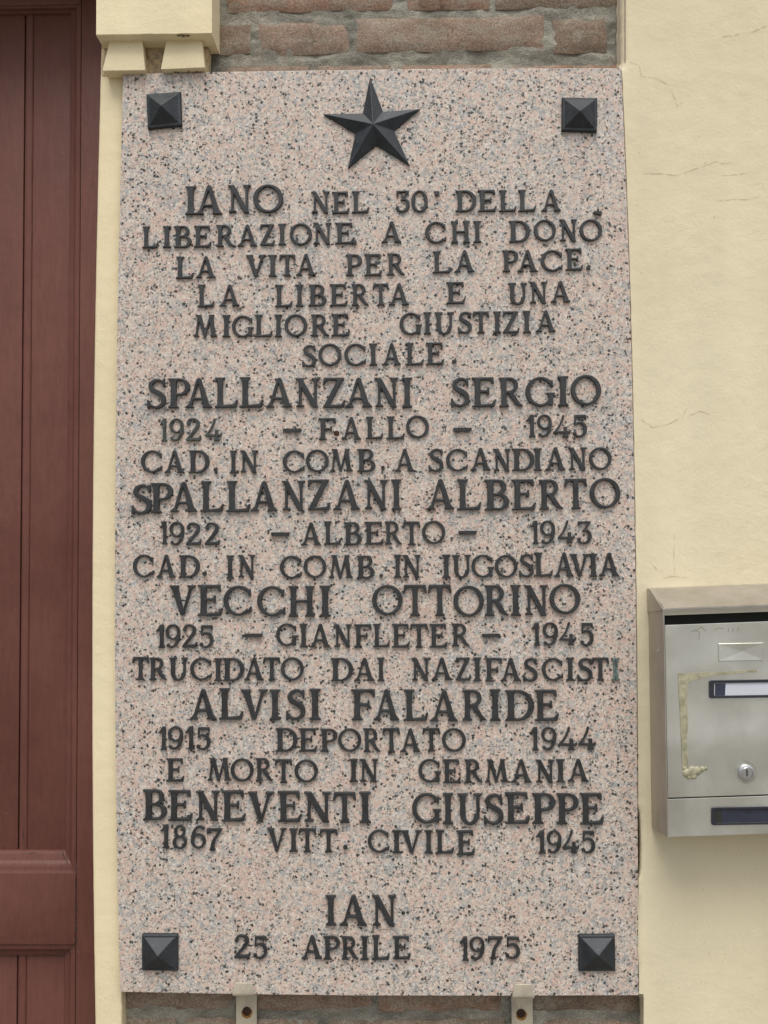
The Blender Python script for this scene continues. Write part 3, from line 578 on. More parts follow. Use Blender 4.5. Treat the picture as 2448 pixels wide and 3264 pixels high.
G = {
 'I': [vbar(.18,T), serif(.18,0,.18,T,1), serif(.18,1,.18,T,-1)],
 'L': [vbar(.19,T), serif(.19,1,.18,T,-1), poly((0,0),(.74,0),(.80,.26),(.74,.26),(.66,.12),(.27,.085),(.0,.06))],
 'E': [vbar(.19,T), poly((0,1),(.72,1),(.735,.77),(.675,.77),(.61,.895),(.27,.905),(0,.945)), poly((0,0),(.74,0),(.80,.25),(.74,.25),(.65,.115),(.27,.09),(.0,.055)),
       hbar(.2,.55,.525,.085), poly((.52,.40),(.575,.40),(.575,.66),(.52,.66),(.49,.555),(.49,.49))],
 'F': [vbar(.19,T), serif(.19,0,.18,T,1), poly((0,1),(.74,1),(.76,.74),(.70,.74),(.63,.895),(.27,.905),(0,.945)), hbar(.2,.56,.50,.085), poly((.53,.37),(.585,.37),(.585,.64),(.53,.64),(.50,.54),(.50,.46))],
 'H': [vbar(.18,T), vbar(.74,T), serif(.18,0,.175,T,1), serif(.18,1,.175,T,-1), serif(.74,0,.175,T,1), serif(.74,1,.175,T,-1), hbar(.2,.72,.51,.085)],
 'T': [vbar(.41,T,0,.98), serif(.41,0,.18,T,1), poly((.03,1),(.79,1),(.83,.73),(.77,.72),(.69,.875),(.55,.91),(.27,.91),(.13,.875),(.05,.72),(-.01,.73))],
 'A': [diag(.14,0,.435,1.0,.10,.09), diag(.74,0,.47,1.0,.215,.13), poly((.40,.96),(.54,.96),(.50,1.03),(.43,1.03)), hbar(.24,.66,.315,.085), serif(.14,0,.15,.10,1), serif(.74,0,.17,.19,1)],
 'V': [diag(.42,0,.15,1,.14,.215), diag(.435,0,.72,1,.09,.10), poly((.36,.06),(.48,.06),(.44,-.02),(.40,-.02)), serif(.15,1,.165,.19,-1), serif(.72,1,.15,.10,-1)],
 'N': [diag(.145,0,.15,.95,.095), diag(.66,.03,.665,1,.095), diag(.66,-.03,.12,1,.20,.19), serif(.145,0,.145,.095,1), serif(.665,1,.145,.095,-1), poly((-.02,1),(.2,1),(.2,.93),(.0,.945)), poly((.60,.06),(.71,.06),(.695,-.035),(.65,-.035))],
 'M': [diag(.12,0,.22,.98,.085), diag(.49,0,.245,1,.12,.18), diag(.49,0,.75,1,.08,.10), diag(.87,0,.755,1,.19,.17), serif(.12,0,.125,.085,1), serif(.875,0,.16,.17,1), poly((.08,1),(.30,1),(.30,.945),(.10,.945)), poly((.68,1),(.90,1),(.88,.945),(.68,.945)), poly((.44,.04),(.54,.04),(.50,-.02),(.47,-.02))],
 'U': [vbar(.19,T,.32,1), serif(.19,1,.18,T,-1), diag(.70,.32,.70,1,.105), serif(.70,1,.15,.10,-1), ring(.425,.345,.328,.365,T,.09,180,360)],
 'Z': [poly((.03,1),(.74,1),(.74,.93),(.62,.915),(.16,.905),(.08,.84),(.055,.76),(-.005,.76)), poly((0,0),(.73,0),(.79,.25),(.73,.25),(.65,.11),(.15,.09),(0,.07)), diag(.11,.03,.63,.96,.20,.20)],
 'O': [ring(.5,.5,.5,.515,.150,.088,0,360,8)],
 '0': [ring(.36,.5,.36,.515,.150,.080)],
 'C': [ring(.5,.5,.5,.515,.155,.085,42,318), poly((.78,.86),(.90,.90),(.90,.64),(.855,.64),(.80,.76)), poly((.78,.14),(.86,.08),(.93,.12),(.93,.30),(.885,.30),(.83,.20))],
 'G': [ring(.5,.5,.5,.515,.155,.085,42,322), poly((.78,.86),(.92,.91),(.92,.64),(.875,.64),(.81,.76)), vbar(.84,.15,.05,.46), serif(.84,.47,.15,.15,-1), poly((.76,.05),(.93,.16),(.90,.0),(.8,.02))],
 'D': [vbar(.19,T), serif(.19,0,.18,T,1), serif(.19,1,.18,T,-1), poly((.2,1),(.42,1),(.42,.915),(.2,.915)), poly((.2,0),(.42,0),(.42,.085),(.2,.085)), ring(.40,.5,.46,.5,.165,.085,-90,90)],
 'B': [vbar(.19,T), serif(.19,0,.18,T,1), serif(.19,1,.18,T,-1), hbar(.2,.42,.96,.08), hbar(.2,.45,.515,.075), hbar(.2,.45,.04,.08), ring(.40,.755,.255,.245,.145,.08,-90,90), ring(.43,.275,.305,.275,.160,.08,-90,90)],
 'P': [vbar(.19,T), serif(.19,0,.18,T,1), serif(.19,1,.18,T,-1), hbar(.2,.42,.96,.08), hbar(.2,.42,.46,.08), ring(.40,.71,.32,.29,.155,.08,-90,90)],
 'R': [vbar(.19,T), serif(.19,0,.18,T,1), serif(.19,1,.18,T,-1), hbar(.2,.42,.96,.08), hbar(.2,.42,.50,.075), ring(.40,.73,.30,.27,.150,.08,-90,90),
       capsule_path([(.40,.49),(.56,.28),(.70,.10),(.84,.035)], [.14,.165,.13,.05])],
 'S': [capsule_path([(.575,.84),(.40,.955),(.20,.90),(.115,.755),(.20,.62),(.38,.52),(.54,.38),(.54,.17),(.36,.045),(.16,.08),(.06,.20)], [.075,.09,.12,.145,.165,.175,.165,.145,.095,.085,.07]),
       poly((.53,.98),(.59,.98),(.605,.70),(.555,.70),(.50,.83)), poly((.0,.0),(.055,-.02),(.115,.08),(.055,.30),(.0,.30))],
 '1': [vbar(.235,.165,0,.94), serif(.235,0,.15,.16,1), poly((.15,1.0),(.315,1.0),(.315,.85),(.155,.85)), capsule_path([(.20,.93),(.10,.80),(.02,.74)],[.13,.10,.07])],
 '2': [ball(.10,.76,.085), capsule_path([(.07,.80),(.16,.93),(.33,.955),(.50,.86),(.52,.68),(.38,.46),(.18,.22),(.05,.07)], [.08,.085,.09,.13,.155,.14,.11,.09]), poly((0,0),(.62,0),(.66,.24),(.60,.24),(.55,.145),(.10,.125),(0,.09))],
 '3': [poly((.04,1),(.62,1),(.62,.94),(.14,.91),(.10,.78),(.04,.78)), capsule_path([(.57,.94),(.42,.74),(.30,.57)],[.09,.085,.085]), capsule_path([(.26,.58),(.44,.59),(.56,.46),(.57,.28),(.46,.09),(.28,.04),(.10,.10)],[.07,.10,.145,.16,.12,.085,.075]), ball(.09,.20,.085)],
 '4': [capsule_path([(.45,.98),(.40,.80),(.26,.50),(.06,.24)],[.10,.085,.08,.085]), hbar(.03,.72,.245,.10), poly((.66,.19),(.75,.19),(.78,.36),(.73,.36)), vbar(.54,.14,0,.50), serif(.54,0,.14,.14,1)],
 '5': [poly((.10,1),(.60,1),(.62,.77),(.565,.77),(.53,.875),(.10,.875)), diag(.115,.53,.125,.98,.075), capsule_path([(.12,.56),(.26,.645),(.46,.60),(.56,.42),(.53,.18),(.36,.04),(.18,.05)],[.06,.09,.13,.165,.15,.10,.08]), ball(.10,.15,.085)],
 '6': [ring(.33,.32,.33,.33,.135,.075), capsule_path([(.07,.32),(.08,.55),(.17,.80),(.33,.94),(.50,.93)],[.12,.145,.13,.095,.08]), ball(.53,.88,.075)],
 '7': [poly((.02,1),(.66,1),(.66,.93),(.58,.87),(.14,.87),(.08,.74),(.0,.74)), capsule_path([(.58,.92),(.44,.68),(.29,.40),(.24,.04)],[.10,.115,.14,.17]), hbar(.11,.38,.03,.06)],
 '8': [ring(.33,.745,.265,.265,.125,.075), ring(.33,.275,.33,.29,.140,.08)],
 '9': [ring(.33,.68,.33,.33,.135,.075), capsule_path([(.59,.68),(.58,.45),(.49,.20),(.33,.06),(.16,.07)],[.12,.145,.13,.095,.08]), ball(.12,.12,.075)],
 '.': [ring(.5,.5,.5,.5,.5,.5)],
 '-': [poly((0,.75),(.06,1),(1,1),(1,.55),(.94,0),(.05,0))],
 '`': [poly((0,.62),(.12,1),(.93,.92),(1,.30),(.96,0),(.50,.22),(.2,.36))],
}
def glyph_mesh(ch):
    prim = G[ch]; small = ch in '.-`'
    xs_, ys_ = [], []
    for kind, d in prim:
        for p in d: xs_.append(p[0]); ys_.append(p[1])
    x0, x1, y0, y1 = min(xs_)-PAD, max(xs_)+PAD, min(ys_)-PAD, max(ys_)+PAD
    nx, ny = int((x1-x0)*RES)+1, int((y1-y0)*RES)+1
    gx, gy = np.meshgrid(x0+np.arange(nx)/RES, y0+np.arange(ny)/RES)
    mask = np.zeros((ny, nx), bool)
    for kind, d in prim:
        if kind == 'poly':
            ins = np.zeros_like(mask); n = len(d)
            for i in range(n):
                (xa, ya), (xb, yb) = d[i], d[(i+1) % n]
                if ya == yb: continue
                c = ((ya > gy) != (yb > gy)) & (gx < (xb-xa)*(gy-ya)/(yb-ya)+xa); ins ^= c
            mask |= ins
        else:
            for (xa, ya, wa), (xb, yb, wb) in zip(d[:-1], d[1:]):
                L2 = (xb-xa)**2+(yb-ya)**2+1e-12; t = np.clip(((gx-xa)*(xb-xa)+(gy-ya)*(yb-ya))/L2, 0, 1)
                mask |= ((gx-xa-t*(xb-xa))**2+(gy-ya-t*(yb-ya))**2) < ((wa+(wb-wa)*t)/2)**2
    f = mask.astype(float); s = 1.5; k = np.exp(-np.arange(-5,6)**2/(2*s*s)); k /= k.sum()
    f = np.apply_along_axis(lambda r: np.convolve(r, k, 'same'), 0, f); f = np.apply_along_axis(lambda r: np.convolve(r, k, 'same'), 1, f)
    f -= .5; f[np.abs(f) < 1e-6] = 1e-6
    sgn = f > 0; cells = np.argwhere((sgn[:-1,:-1] != sgn[1:,1:]) | (sgn[:-1,1:] != sgn[1:,:-1]) | (sgn[:-1,:-1] != sgn[:-1,1:]) | (sgn[1:,:-1] != sgn[1:,1:]))
    segs = {}; pos = {}
    def ept(a, b):
        key = (a, b) if a < b else (b, a)
        if key not in pos:
            (j0, i0), (j1, i1) = key; va, vb = f[j0, i0], f[j1, i1]; t = va/(va-vb); pos[key] = (x0+(i0+(i1-i0)*t)/RES, y0+(j0+(j1-j0)*t)/RES)
        return key
    for j, i in cells:
        j, i = int(j), int(i); c = [(j,i),(j,i+1),(j+1,i+1),(j+1,i)]; cr = [ept(c[q], c[(q+1) % 4]) for q in range(4) if sgn[c[q]] != sgn[c[(q+1) % 4]]]
        for q in range(0, len(cr)-1, 2): segs.setdefault(cr[q], []).append(cr[q+1]); segs.setdefault(cr[q+1], []).append(cr[q])
    loops = []; used = set()
    for st in list(segs):
        if st in used: continue
        lp = [st]; used.add(st); cur = st
        while True:
            nx_ = [q for q in segs[cur] if q not in used]
            if not nx_: break
            cur = nx_[0]; used.add(cur); lp.append(cur)
        if len(lp) > 8: loops.append([pos[q] for q in lp])
    def dp(P, eps):
        if len(P) < 3: return P
        a, b = np.array(P[0]), np.array(P[-1]); ab = b-a; L = math.hypot(*ab)
        Q = np.array(P)-a; d = np.abs(Q[:,0]*ab[1]-Q[:,1]*ab[0])/L if L > 1e-9 else np.hypot(Q[:,0], Q[:,1])
        i = int(d.argmax())
        return [P[0], P[-1]] if d[i] < eps else dp(P[:i+1], eps)[:-1]+dp(P[i:], eps)
    cu = bpy.data.curves.new('g', 'CURVE'); cu.dimensions = '2D'; cu.fill_mode = 'BOTH'
    allp = [p for l in loops for p in l]; bx0, bx1 = min(p[0] for p in allp), max(p[0] for p in allp); by0, by1 = min(p[1] for p in allp), max(p[1] for p in allp)
    for l in loops:
        h = len(l)//2; P = dp(l[:h+1], .0038)[:-1]+dp(l[h:]+[l[0]], .0038)[:-1]
        sp = cu.splines.new('POLY'); sp.points.add(len(P)-1)
        for q, (x, y) in zip(sp.points, P): q.co = (x-bx0, y-by0, 0, 1)
        sp.use_cyclic_u = True
    bv = .020; cu.extrude = .075 if not small else .10; cu.bevel_depth = bv; cu.bevel_resolution = 1; cu.offset = -bv
    o = bpy.data.objects.new('g', cu); COL.objects.link(o); dg = bpy.context.evaluated_depsgraph_get(); dg.update()
    me = bpy.data.meshes.new_from_object(o.evaluated_get(dg)); bpy.data.objects.remove(o)
    for v in me.vertices: v.co = Vector((v.co.x, -v.co.z, v.co.y))
    for p in me.polygons: p.use_smooth = True
    me.set_sharp_from_angle(angle=math.radians(38)); me.materials.clear(); me.name = 'glyph'
    return me, bx1-bx0, by1-by0
GM = {}
def place(ch, x0, x1, yt, yb, mat=None, label=None, cap=None):
    """one cast character, fitted to its measured box (photo pixels) on the face of the slab"""
    key = (ch, mat)
    if (ch, None) not in GM: GM[(ch, None)] = glyph_mesh(ch); GM[(ch, None)][0].materials.append(M['letter'])
    if key not in GM:
        me = GM[(ch, None)][0].copy(); me.materials.clear(); me.materials.append(M[mat]); GM[key] = (me,)+GM[(ch, None)][1:]
    me, w, h = GM[key]
    Yf = Y_PF-.004; ym = (yt+yb)/2; xm = (x0+x1)/2
    a, b = U(x0, ym, Yf), U(x1, ym, Yf); c, d = U(xm, yt, Yf), U(xm, yb, Yf)
    tilt = -math.atan2(-(U(xm+40, ym, Yf)[2]-U(xm-40, ym, Yf)[2]), 1e9)
    sx = (b[0]-a[0])/w; sz = (c[2]-d[2])/h; cs = cap or (c[2]-d[2])
    name = 'digit' if ch.isdigit() else {'.':'full_stop','-':'dash','`':'accent'}.get(ch, 'letter')
    o = bpy.data.objects.new(name, me); COL.objects.link(o); o.parent = plaque
    o.location = Vector((a[0], Y_PF-.0008, d[2]))-wloc(plaque); o.scale = (sx, cs, sz)
    o.rotation_euler = (0, random.uniform(-.006, .006), 0)
    if label: o['label'] = label
    return o
S2 = 1659/830
def run(ox, oy, spec, mat=None, sc_=S2):
    for t in spec:
        ch, x0, x1, yt, yb = t[:5]; m = t[5] if len(t) > 5 else mat; lb = t[6] if len(t) > 6 else None
        cap = .034 if ch in '.-`' else None
        place(ch, ox+x0/sc_, ox+x1/sc_, oy+yt/sc_, oy+yb/sc_, m, lb, cap)
def dot(x, y, r=12): return ('.', x-r, x+r, y-r, y+r)
A_, B_ = 380, 1200
run(A_, 570, [('I',420,488,45,226),('A',485,655,38,224),('N',693,838,37,217),('O',853,1045,34,215),('N',1222,1340,78,218),('E',1355,1467,79,218),('L',1480,1592,75,214),
  ('L',145,248,300,438),('I',275,328,298,436),('B',347,460,297,436),('E',473,585,295,433),('R',617,733,290,430),('A',752,878,288,427),('Z',895,990,286,421),('I',1012,1062,283,418),('O',1085,1228,280,420),('N',1235,1352,276,415),('E',1375,1495,276,411),dot(1501,403,12)])
run(B_, 570, [('3',122,212,73,210),('0',222,328,70,210),('.',370,402,78,106),('D',505,637,70,207),('E',647,767,68,205),('L',780,893,68,206),('L',903,1018,67,205),('A',1050,1175,65,203),
  ('A',32,158,267,403),('C',310,445,270,408),('H',475,597,266,406),('I',618,668,265,403),('D',845,980,263,401),('O',1003,1145,257,394),('N',1167,1280,255,398),('O',1295,1440,255,394),('`',1380,1437,205,230)])
run(A_, 780, [('L',358,472,73,213),('A',487,613,70,208),('V',805,935,62,202),('I',950,1003,62,200),('T',1017,1123,60,198),('A',1125,1252,55,193),('P',1443,1548,58,196),('E',1560,1674,56,195),
  ('L',497,605,251,394),('A',638,765,250,389),('L',990,1103,252,394),('I',1123,1173,251,391),('B',1205,1320,250,389),('E',1340,1455,248,388),('R',1480,1590,247,386)])
run(B_, 780, [('R',68,180,52,191),('L',357,475,38,178),('A',497,625,31,172),('P',803,905,32,170),('A',897,1027,30,170),('C',1047,1187,31,167),('E',1205,1318,22,160),dot(1352,143,13),
  ('T',-25,80,245,384),('A',78,207,242,382),('E',445,567,235,373),('U',840,962,240,380),('N',977,1090,233,374),('A',1110,1237,228,365)])
run(A_, 980, [('M',473,623,44,186),('I',655,707,45,187),('G',717,855,49,188),('L',860,975,43,185),('I',988,1037,42,186),('O',1053,1197,41,182),('R',1220,1337,41,181),('E',1350,1470,38,180),
  ('S',1165,1253,236,378),('O',1268,1415,228,370),('C',1433,1572,228,369),('I',1592,1645,227,368)])
run(B_, 980, [('G',147,290,30,172),('I',300,350,27,168),('U',370,495,27,170),('S',520,608,24,165),('T',613,720,23,162),('I',745,795,22,162),('Z',805,912,22,161),('I',933,985,19,160),('A',1015,1142,15,153),
  ('A',37,155,224,365),('L',183,302,223,365),('E',315,432,221,363),('.',480,511,331,354)])
run(A_, 1190, [('S',177,297,33,226),('P',310,450,30,220),('A',420,590,28,219),('L',607,755,25,218),('L',765,918,22,216),('A',933,1103,26,216),('N',1123,1278,29,219),('Z',1297,1440,26,217),('A',1437,1610,25,216),
  ('1',257,303,285,432,'streaky'),('9',318,408,285,430,'streaky'),('2',425,520,283,430,'streaky'),('4',545,652,285,428,'streaky'),('-',1040,1160,351,373),('F',1268,1380,283,422),('A',1415,1540,275,420)])
run(B_, 1190, [('N',-12,140,26,218),('I',162,228,25,217),('S',475,593,25,216),('E',608,762,24,213),('R',782,933,24,213),('G',950,1138,20,210),('I',1155,1225,16,208),('O',1238,1432,8,203),
  ('L',-70,43,274,417),('L',62,180,272,418),('O',188,335,267,411),('-',487,607,346,369),('1',955,1015,261,406),('9',1025,1118,260,405),('4',1127,1240,264,408),('5',1252,1343,262,406)])
run(A_, 1410, [('C',137,272,49,192),('A',287,412,49,193),('D',440,573,49,195),dot(612,175,12),('I',703,748,50,197),('N',768,883,49,195),('C',1040,1180,49,192),('O',1188,1335,44,188),('M',1342,1487,40,186),('B',1515,1633,40,187),
  ('S',78,205,265,460),('P',200,343,257,450),('A',323,495,250,443),('L',515,665,245,441),('L',680,835,244,443),('A',835,1007,245,438),('N',1035,1185,243,438),('Z',1200,1345,235,432),('A',1362,1535,236,430)])
run(B_, 1410, [dot(41,160,12),('A',115,243,38,184),('S',332,427,38,188),('C',443,582,39,183),('A',598,727,32,177),('N',745,857,39,186),('D',865,1007,37,180),('I',1002,1055,36,180),('A',1075,1205,28,177),('N',1225,1342,31,179),('O',1355,1500,29,173),
  ('N',-79,72,237,430),('I',95,160,234,430),('A',320,495,232,428),('L',512,668,232,430),('B',688,847,234,433),('E',862,1017,234,431),('R',1038,1190,236,428),('T',1198,1345,230,425),('O',1360,1555,225,420)])
run(A_, 1640, [('1',257,305,42,189),('9',318,412,44,195),('2',425,522,50,195),('2',543,640,49,193),('-',965,1085,113,136),('A',1157,1285,49,195),('L',1302,1413,41,191),('B',1430,1545,47,194),('E',1560,1684,44,191),
  ('C',85,218,254,400),('A',235,357,254,402),('D',377,512,257,403),dot(543,377,13),('I',680,730,259,408),('N',755,865,256,404),('C',1022,1163,261,408),('O',1173,1318,259,403),('M',1335,1488,257,406),('B',1510,1627,261,408)])
run(B_, 1640, [('R',52,162,42,190),('T',168,280,43,195),('O',290,440,38,187),('-',522,640,104,127),('1',982,1035,38,187),('9',1045,1140,37,187),('4',1155,1265,36,182),('3',1280,1373,42,188),
  dot(30,388,12),('I',110,160,254,403),('N',165,283,256,405),('I',418,472,254,404),('U',483,605,256,406),('G',605,750,254,401),('O',755,900,256,402),('S',910,1003,249,401),('L',1005,1125,240,394),('A',1133,1258,239,396),('V',1235,1360,250,398),('I',1357,1410,249,398),('A',1418,1547,241,392)])
run(A_, 1850, [('V',320,487,31,225),('E',497,658,27,226),('C',663,843,32,225),('C',878,1058,35,230),('H',1077,1245,34,232),('I',1275,1348,32,231),
  ('1',232,290,282,431),('9',293,387,279,431),('2',400,495,279,428),('5',510,598,285,431),('-',795,912,339,362),('G',998,1135,273,418),('I',1148,1200,276,427),('A',1213,1345,275,427),('N',1365,1480,279,429),('F',1495,1607,279,428)])
run(B_, 1850, [('O',-29,167,27,222),('T',170,322,27,226),('T',328,480,26,227),('O',490,685,32,231),('R',690,843,29,226),('I',855,922,27,226),('N',943,1095,29,227),('O',1103,1300,21,215),
  ('L',-24,85,276,426),('E',97,213,276,428),('T',213,330,276,430),('E',337,453,276,428),('R',480,595,274,421),('-',670,788,340,362),('1',990,1045,269,416),('9',1060,1157,267,416),('4',1165,1275,264,412),('5',1300,1385,270,418)])
run(A_, 2080, [('T',80,187,28,174),('R',190,300,32,176),('U',315,435,32,181),('C',450,588,32,178),('I',602,655,36,182),('D',658,795,34,182),('A',793,920,31,178),('T',915,1027,31,180),('O',1028,1175,30,178),('D',1347,1490,34,183),('A',1495,1627,33,182),
  ('A',447,618,233,428),('L',633,790,227,428),('V',775,947,236,431),('I',957,1027,236,431),('S',1062,1185,233,433),('I',1210,1285,231,431),('F',1477,1630,234,432)])
run(B_, 2080, [('I',5,52,32,182),('N',222,340,34,184),('A',350,482,32,176),('Z',503,603,32,179),('I',617,670,31,182),('F',690,802,34,185),('A',790,922,33,183),('S',935,1028,34,187),('C',1055,1190,34,181),('I',1210,1262,32,180),('S',1282,1378,34,186),('T',1372,1485,32,180),
  ('I',1500,1552,33,179,'verdigris','corroded letter I streaked with pale green verdigris'),
  ('A',-20,145,233,433),('L',172,330,236,436),('A',342,518,239,439),('R',548,700,237,434),('I',722,792,234,436),('D',820,1005,239,436),('E',1008,1162,237,436)])
run(A_, 2300, [('1',247,302,32,183),('9',308,405,31,180),('1',417,480,31,179),('5',490,580,37,183),('D',995,1135,42,193),('E',1142,1260,44,193),('P',1280,1390,47,194),('O',1393,1542,44,193),
  ('E',297,412,236,384),('M',560,712,233,381),('O',708,855,236,383),('R',868,978,234,381),('T',990,1102,242,393),('O',1115,1265,243,389),('I',1465,1520,239,386),('N',1530,1650,239,389)])
run(B_, 2300, [('R',-84,25,43,196),('T',38,152,42,199),('A',150,280,44,196),('T',292,407,42,191),('O',417,570,42,193),('1',977,1035,36,186),('9',1052,1148,36,184),('4',1160,1280,34,184),('4',1285,1400,33,182),
  ('G',267,412,239,389),('E',422,537,242,394),('R',562,677,242,391),('M',693,843,242,391),('A',857,990,241,391),('N',1015,1135,244,395),('I',1147,1203,241,389),('A',1220,1353,238,384)])
run(A_, 2510, [('B',150,303,14,210),('E',310,465,18,214),('N',487,640,23,217),('E',650,805,21,218),('V',818,985,28,224),('E',1008,1162,24,221),('N',1175,1350,29,226),('T',1362,1510,31,228),('I',1530,1605,29,229),
  ('1',260,318,238,389),('8',338,430,242,394),('6',455,550,245,391),('7',555,655,262,408),('V',942,1067,262,409),('I',1082,1137,264,412),('T',1140,1255,263,415),('T',1275,1392,267,416),dot(1440,382,14)])
run(B_, 2510, [('G',227,413,37,231),('I',422,490,37,236),('U',517,675,39,241),('S',685,810,41,241),('E',820,978,32,233),('P',993,1143,37,234),('P',1148,1290,38,236),('E',1298,1450,37,238),
  ('C',-56,82,271,418),('I',100,157,274,421),('V',158,292,276,423),('I',305,360,274,423),('L',375,495,272,423),('E',510,628,276,433),('1',1018,1080,277,423),('9',1087,1180,276,423),('4',1185,1293,271,422),('5',1308,1395,279,423)])
run(680, 2840, [('I',715,783,29,223),('A',803,978,26,224),('N',1010,1167,29,230),('2',132,235,281,431),('5',253,343,291,437),('A',560,693,285,437),('P',700,807,291,441),('R',815,925,293,441),('I',937,990,291,444),('L',1007,1123,286,441),('E',1142,1257,291,438)])
run(1150, 2480, [('1',583,635,935,1076),('9',640,728,936,1072),('7',745,835,934,1070),('5',850,937,936,1066)], sc_=1.843)
# drilled dowel hole after IAN, and rusty stump of a lost full stop after F
def disc(cx, cy, r, Y, n=14, jag=0.0):
    P = [U(cx+r*math.cos(2*math.pi*i/n)*(1+jag*random.uniform(-1,1)), cy-r*math.sin(2*math.pi*i/n)*(1+jag*random.uniform(-1,1)), Y) for i in range(n)]
    return P
obj('dowel_hole', *slab(disc(1285, 2910, 6, Y_PF-.0004), Y_PF+.002), M['dark'], plaque)
tag(obj('full_stop', *slab(disc(1071.5, 1381, 9, Y_PF-.0012, 9, .25), Y_PF+.002), M['rust'], plaque, bevel=.0005), 'rusty stump of a lost full stop after the letter F')

# star
def star():
    tips = [(1179.6,245),(1338.8,346.6),(1306,527),(1108.5,537),(1031,363.5)]; inn = [(1221,356),(1255.6,416.5),(1199,462),(1133,425),(1156.5,361)]
    ring_ = []
    for a, b in zip(tips, inn): ring_ += [a, b]
    r0 = [U(x, y, Y_PF-.0035) for x, y in ring_]; base = [(p[0], Y_PF+.002, p[2]) for p in r0]
    ap = U(1189, 395, Y_PF-.0165); V = r0+base+[ap]; n = 10
    F = [[i, (i+1) % n, 20] for i in range(n)]+[[i, i+n, (i+1) % n+n, (i+1) % n] for i in range(n)]
    tag(obj('star', V, F, M['star'], plaque, bevel=.0004), 'five-pointed faceted dark bronze star')
star()
def stud(c, apex):
    P = [U(x, y, Y_PF-.0045) for x, y in c]; base = [(p[0], Y_PF+.002, p[2]) for p in P]
    cx = sum(p[0] for p in P)/4; cz = sum(p[2] for p in P)/4
    def ins(s, Y): return [(cx+(p[0]-cx)*s, Y, cz+(p[2]-cz)*s) for p in P]
    lip = ins(.955, Y_PF-.0060); foot = ins(.84, Y_PF-.0064); ap = U(*apex, Y_PF-.021)
    V = base+P+lip+foot+[ap]; F = []
    for k in range(3):
        for i in range(4): F.append([k*4+i, k*4+(i+1) % 4, (k+1)*4+(i+1) % 4, (k+1)*4+i])
    F += [[12+i, 12+(i+1) % 4, 16] for i in range(4)]
    obj('corner_stud', V, F, M['star'], plaque, bevel=.0004)
stud([(466.3,300),(575.8,291.7),(579.7,400.2),(471,411.5)], (512,335))
stud([(1791.4,310.4),(1904.3,312),(1902.7,420),(1790.3,416.7)], (1850,352.7))
stud([(452.2,2977.6),(567,2977.6),(567,3094.8),(452.2,3093.3)], (501.9,3049))
stud([(1844.5,2980),(1960,2979),(1962,3094.8),(1844.5,3096)], (1908.5,3047))

# ------------------------------------------------------------------ holding clips under the plaque
def clip(lx0, lx1, lyt, lyb, sx0, sx1, scr, label):
    Yl, Ys = Y_PF-.0028, Y_BR-.0042; th = .0022
    c = U((sx0+sx1)/2, 3230, Ys); e = empty('holding_clip', c); tag(e, label, 'clip', 'metal clips holding the plaque from below')
    a0, a1 = U(lx0, lyt, Yl), U(lx1, lyt, Yl); b0, b1 = U(lx0+1, lyb, Yl), U(lx1, lyb, Yl); s0, s1 = U(sx0, 3200, Ys), U(sx1, 3200, Ys)
    zt = (a0[2]+a1[2])/2; zb = (b0[2]+b1[2])/2; xa, xb = min(a0[0], s0[0])*0+a0[0], a1[0]; zlow = U(800, 3440, Ys)[2]
    # side profile of the bent strip (Y,Z), from the lip's top down under the slab and down the brick
    prof = [(Yl,zt),(Yl,zb+.006),(Yl+.0006,zb+.003),(Yl+.003,zb+.0008),(Yl+.006,zb),(Ys-.006,zb-.001),(Ys-.002,zb-.002),(Ys,zb-.005),(Ys,zlow)]
    nrm = [(-1,0),(-1,0),(-.92,-.4),(-.6,-.8),(0,-1),(0,-1),(-.6,-.8),(-1,0),(-1,0)]
    V = []; n = len(prof)
    for side in (0, 1):
        for k, ((y, z_), (ny, nz2)) in enumerate(zip(prof, nrm)):
            t = min(1, max(0, (k-3)/4)); xl = xa+(s0[0]-xa)*t; xr = xb+(s1[0]-xb)*t
            x = (xl, xr)[side]
            if k == 0: x += (.0035, -.0035)[side]
            V += [(x, y, z_), (x, y-ny*th, z_-nz2*th)]
    F = []; S = 2*n
    for k in range(n-1):
        a = 2*k; F += [[a, a+2, S+a+2, S+a], [a+1, S+a+1, S+a+3, a+3], [a, a+1, a+3, a+2], [S+a, S+a+2, S+a+3, S+a+1]]
    F += [[0, S, S+1, 1], [2*n-2, 2*n-1, S+2*n-1, S+2*n-2]]
    obj('strap', V, F, M['clip'], e, bevel=.0004, bev_angle=60, smooth=40)
    sx, sy = scr
    obj('rust_stain', *slab(disc(sx+1, sy+4, 17.5, Ys-.0003, 16, .08), Ys+.0005), M['ruststain'], e)
    P = disc(sx, sy, 14.5, Ys-.0022, 14); cx = U(sx, sy, Ys)
    V = [(p[0], Ys+.001, p[2]) for p in P]+[(cx[0]+(p[0]-cx[0])*.92, Ys-.0015, cx[2]+(p[2]-cx[2])*.92) for p in P]+[(cx[0]+(p[0]-cx[0])*.5, Ys-.0028, cx[2]+(p[2]-cx[2])*.5) for p in P]
    n = 14; F = [list(range(2*n, 3*n))]
    for k in range(2):
        for i in range(n): F.append([k*n+i, k*n+(i+1) % n, (k+1)*n+(i+1) % n, (k+1)*n+i])
    obj('screw', V, F, M['rust'], e, smooth=50)
clip(740.5, 810.5, 3133, 3180, 752.5, 818.5, (786,3225), 'bent steel clip with rusty screw under the plaque near its lower left corner')
clip(1633, 1703.5, 3138, 3188, 1630, 1698, (1661,3231.5), 'bent steel clip with rusty screw under the plaque near its lower right corner')

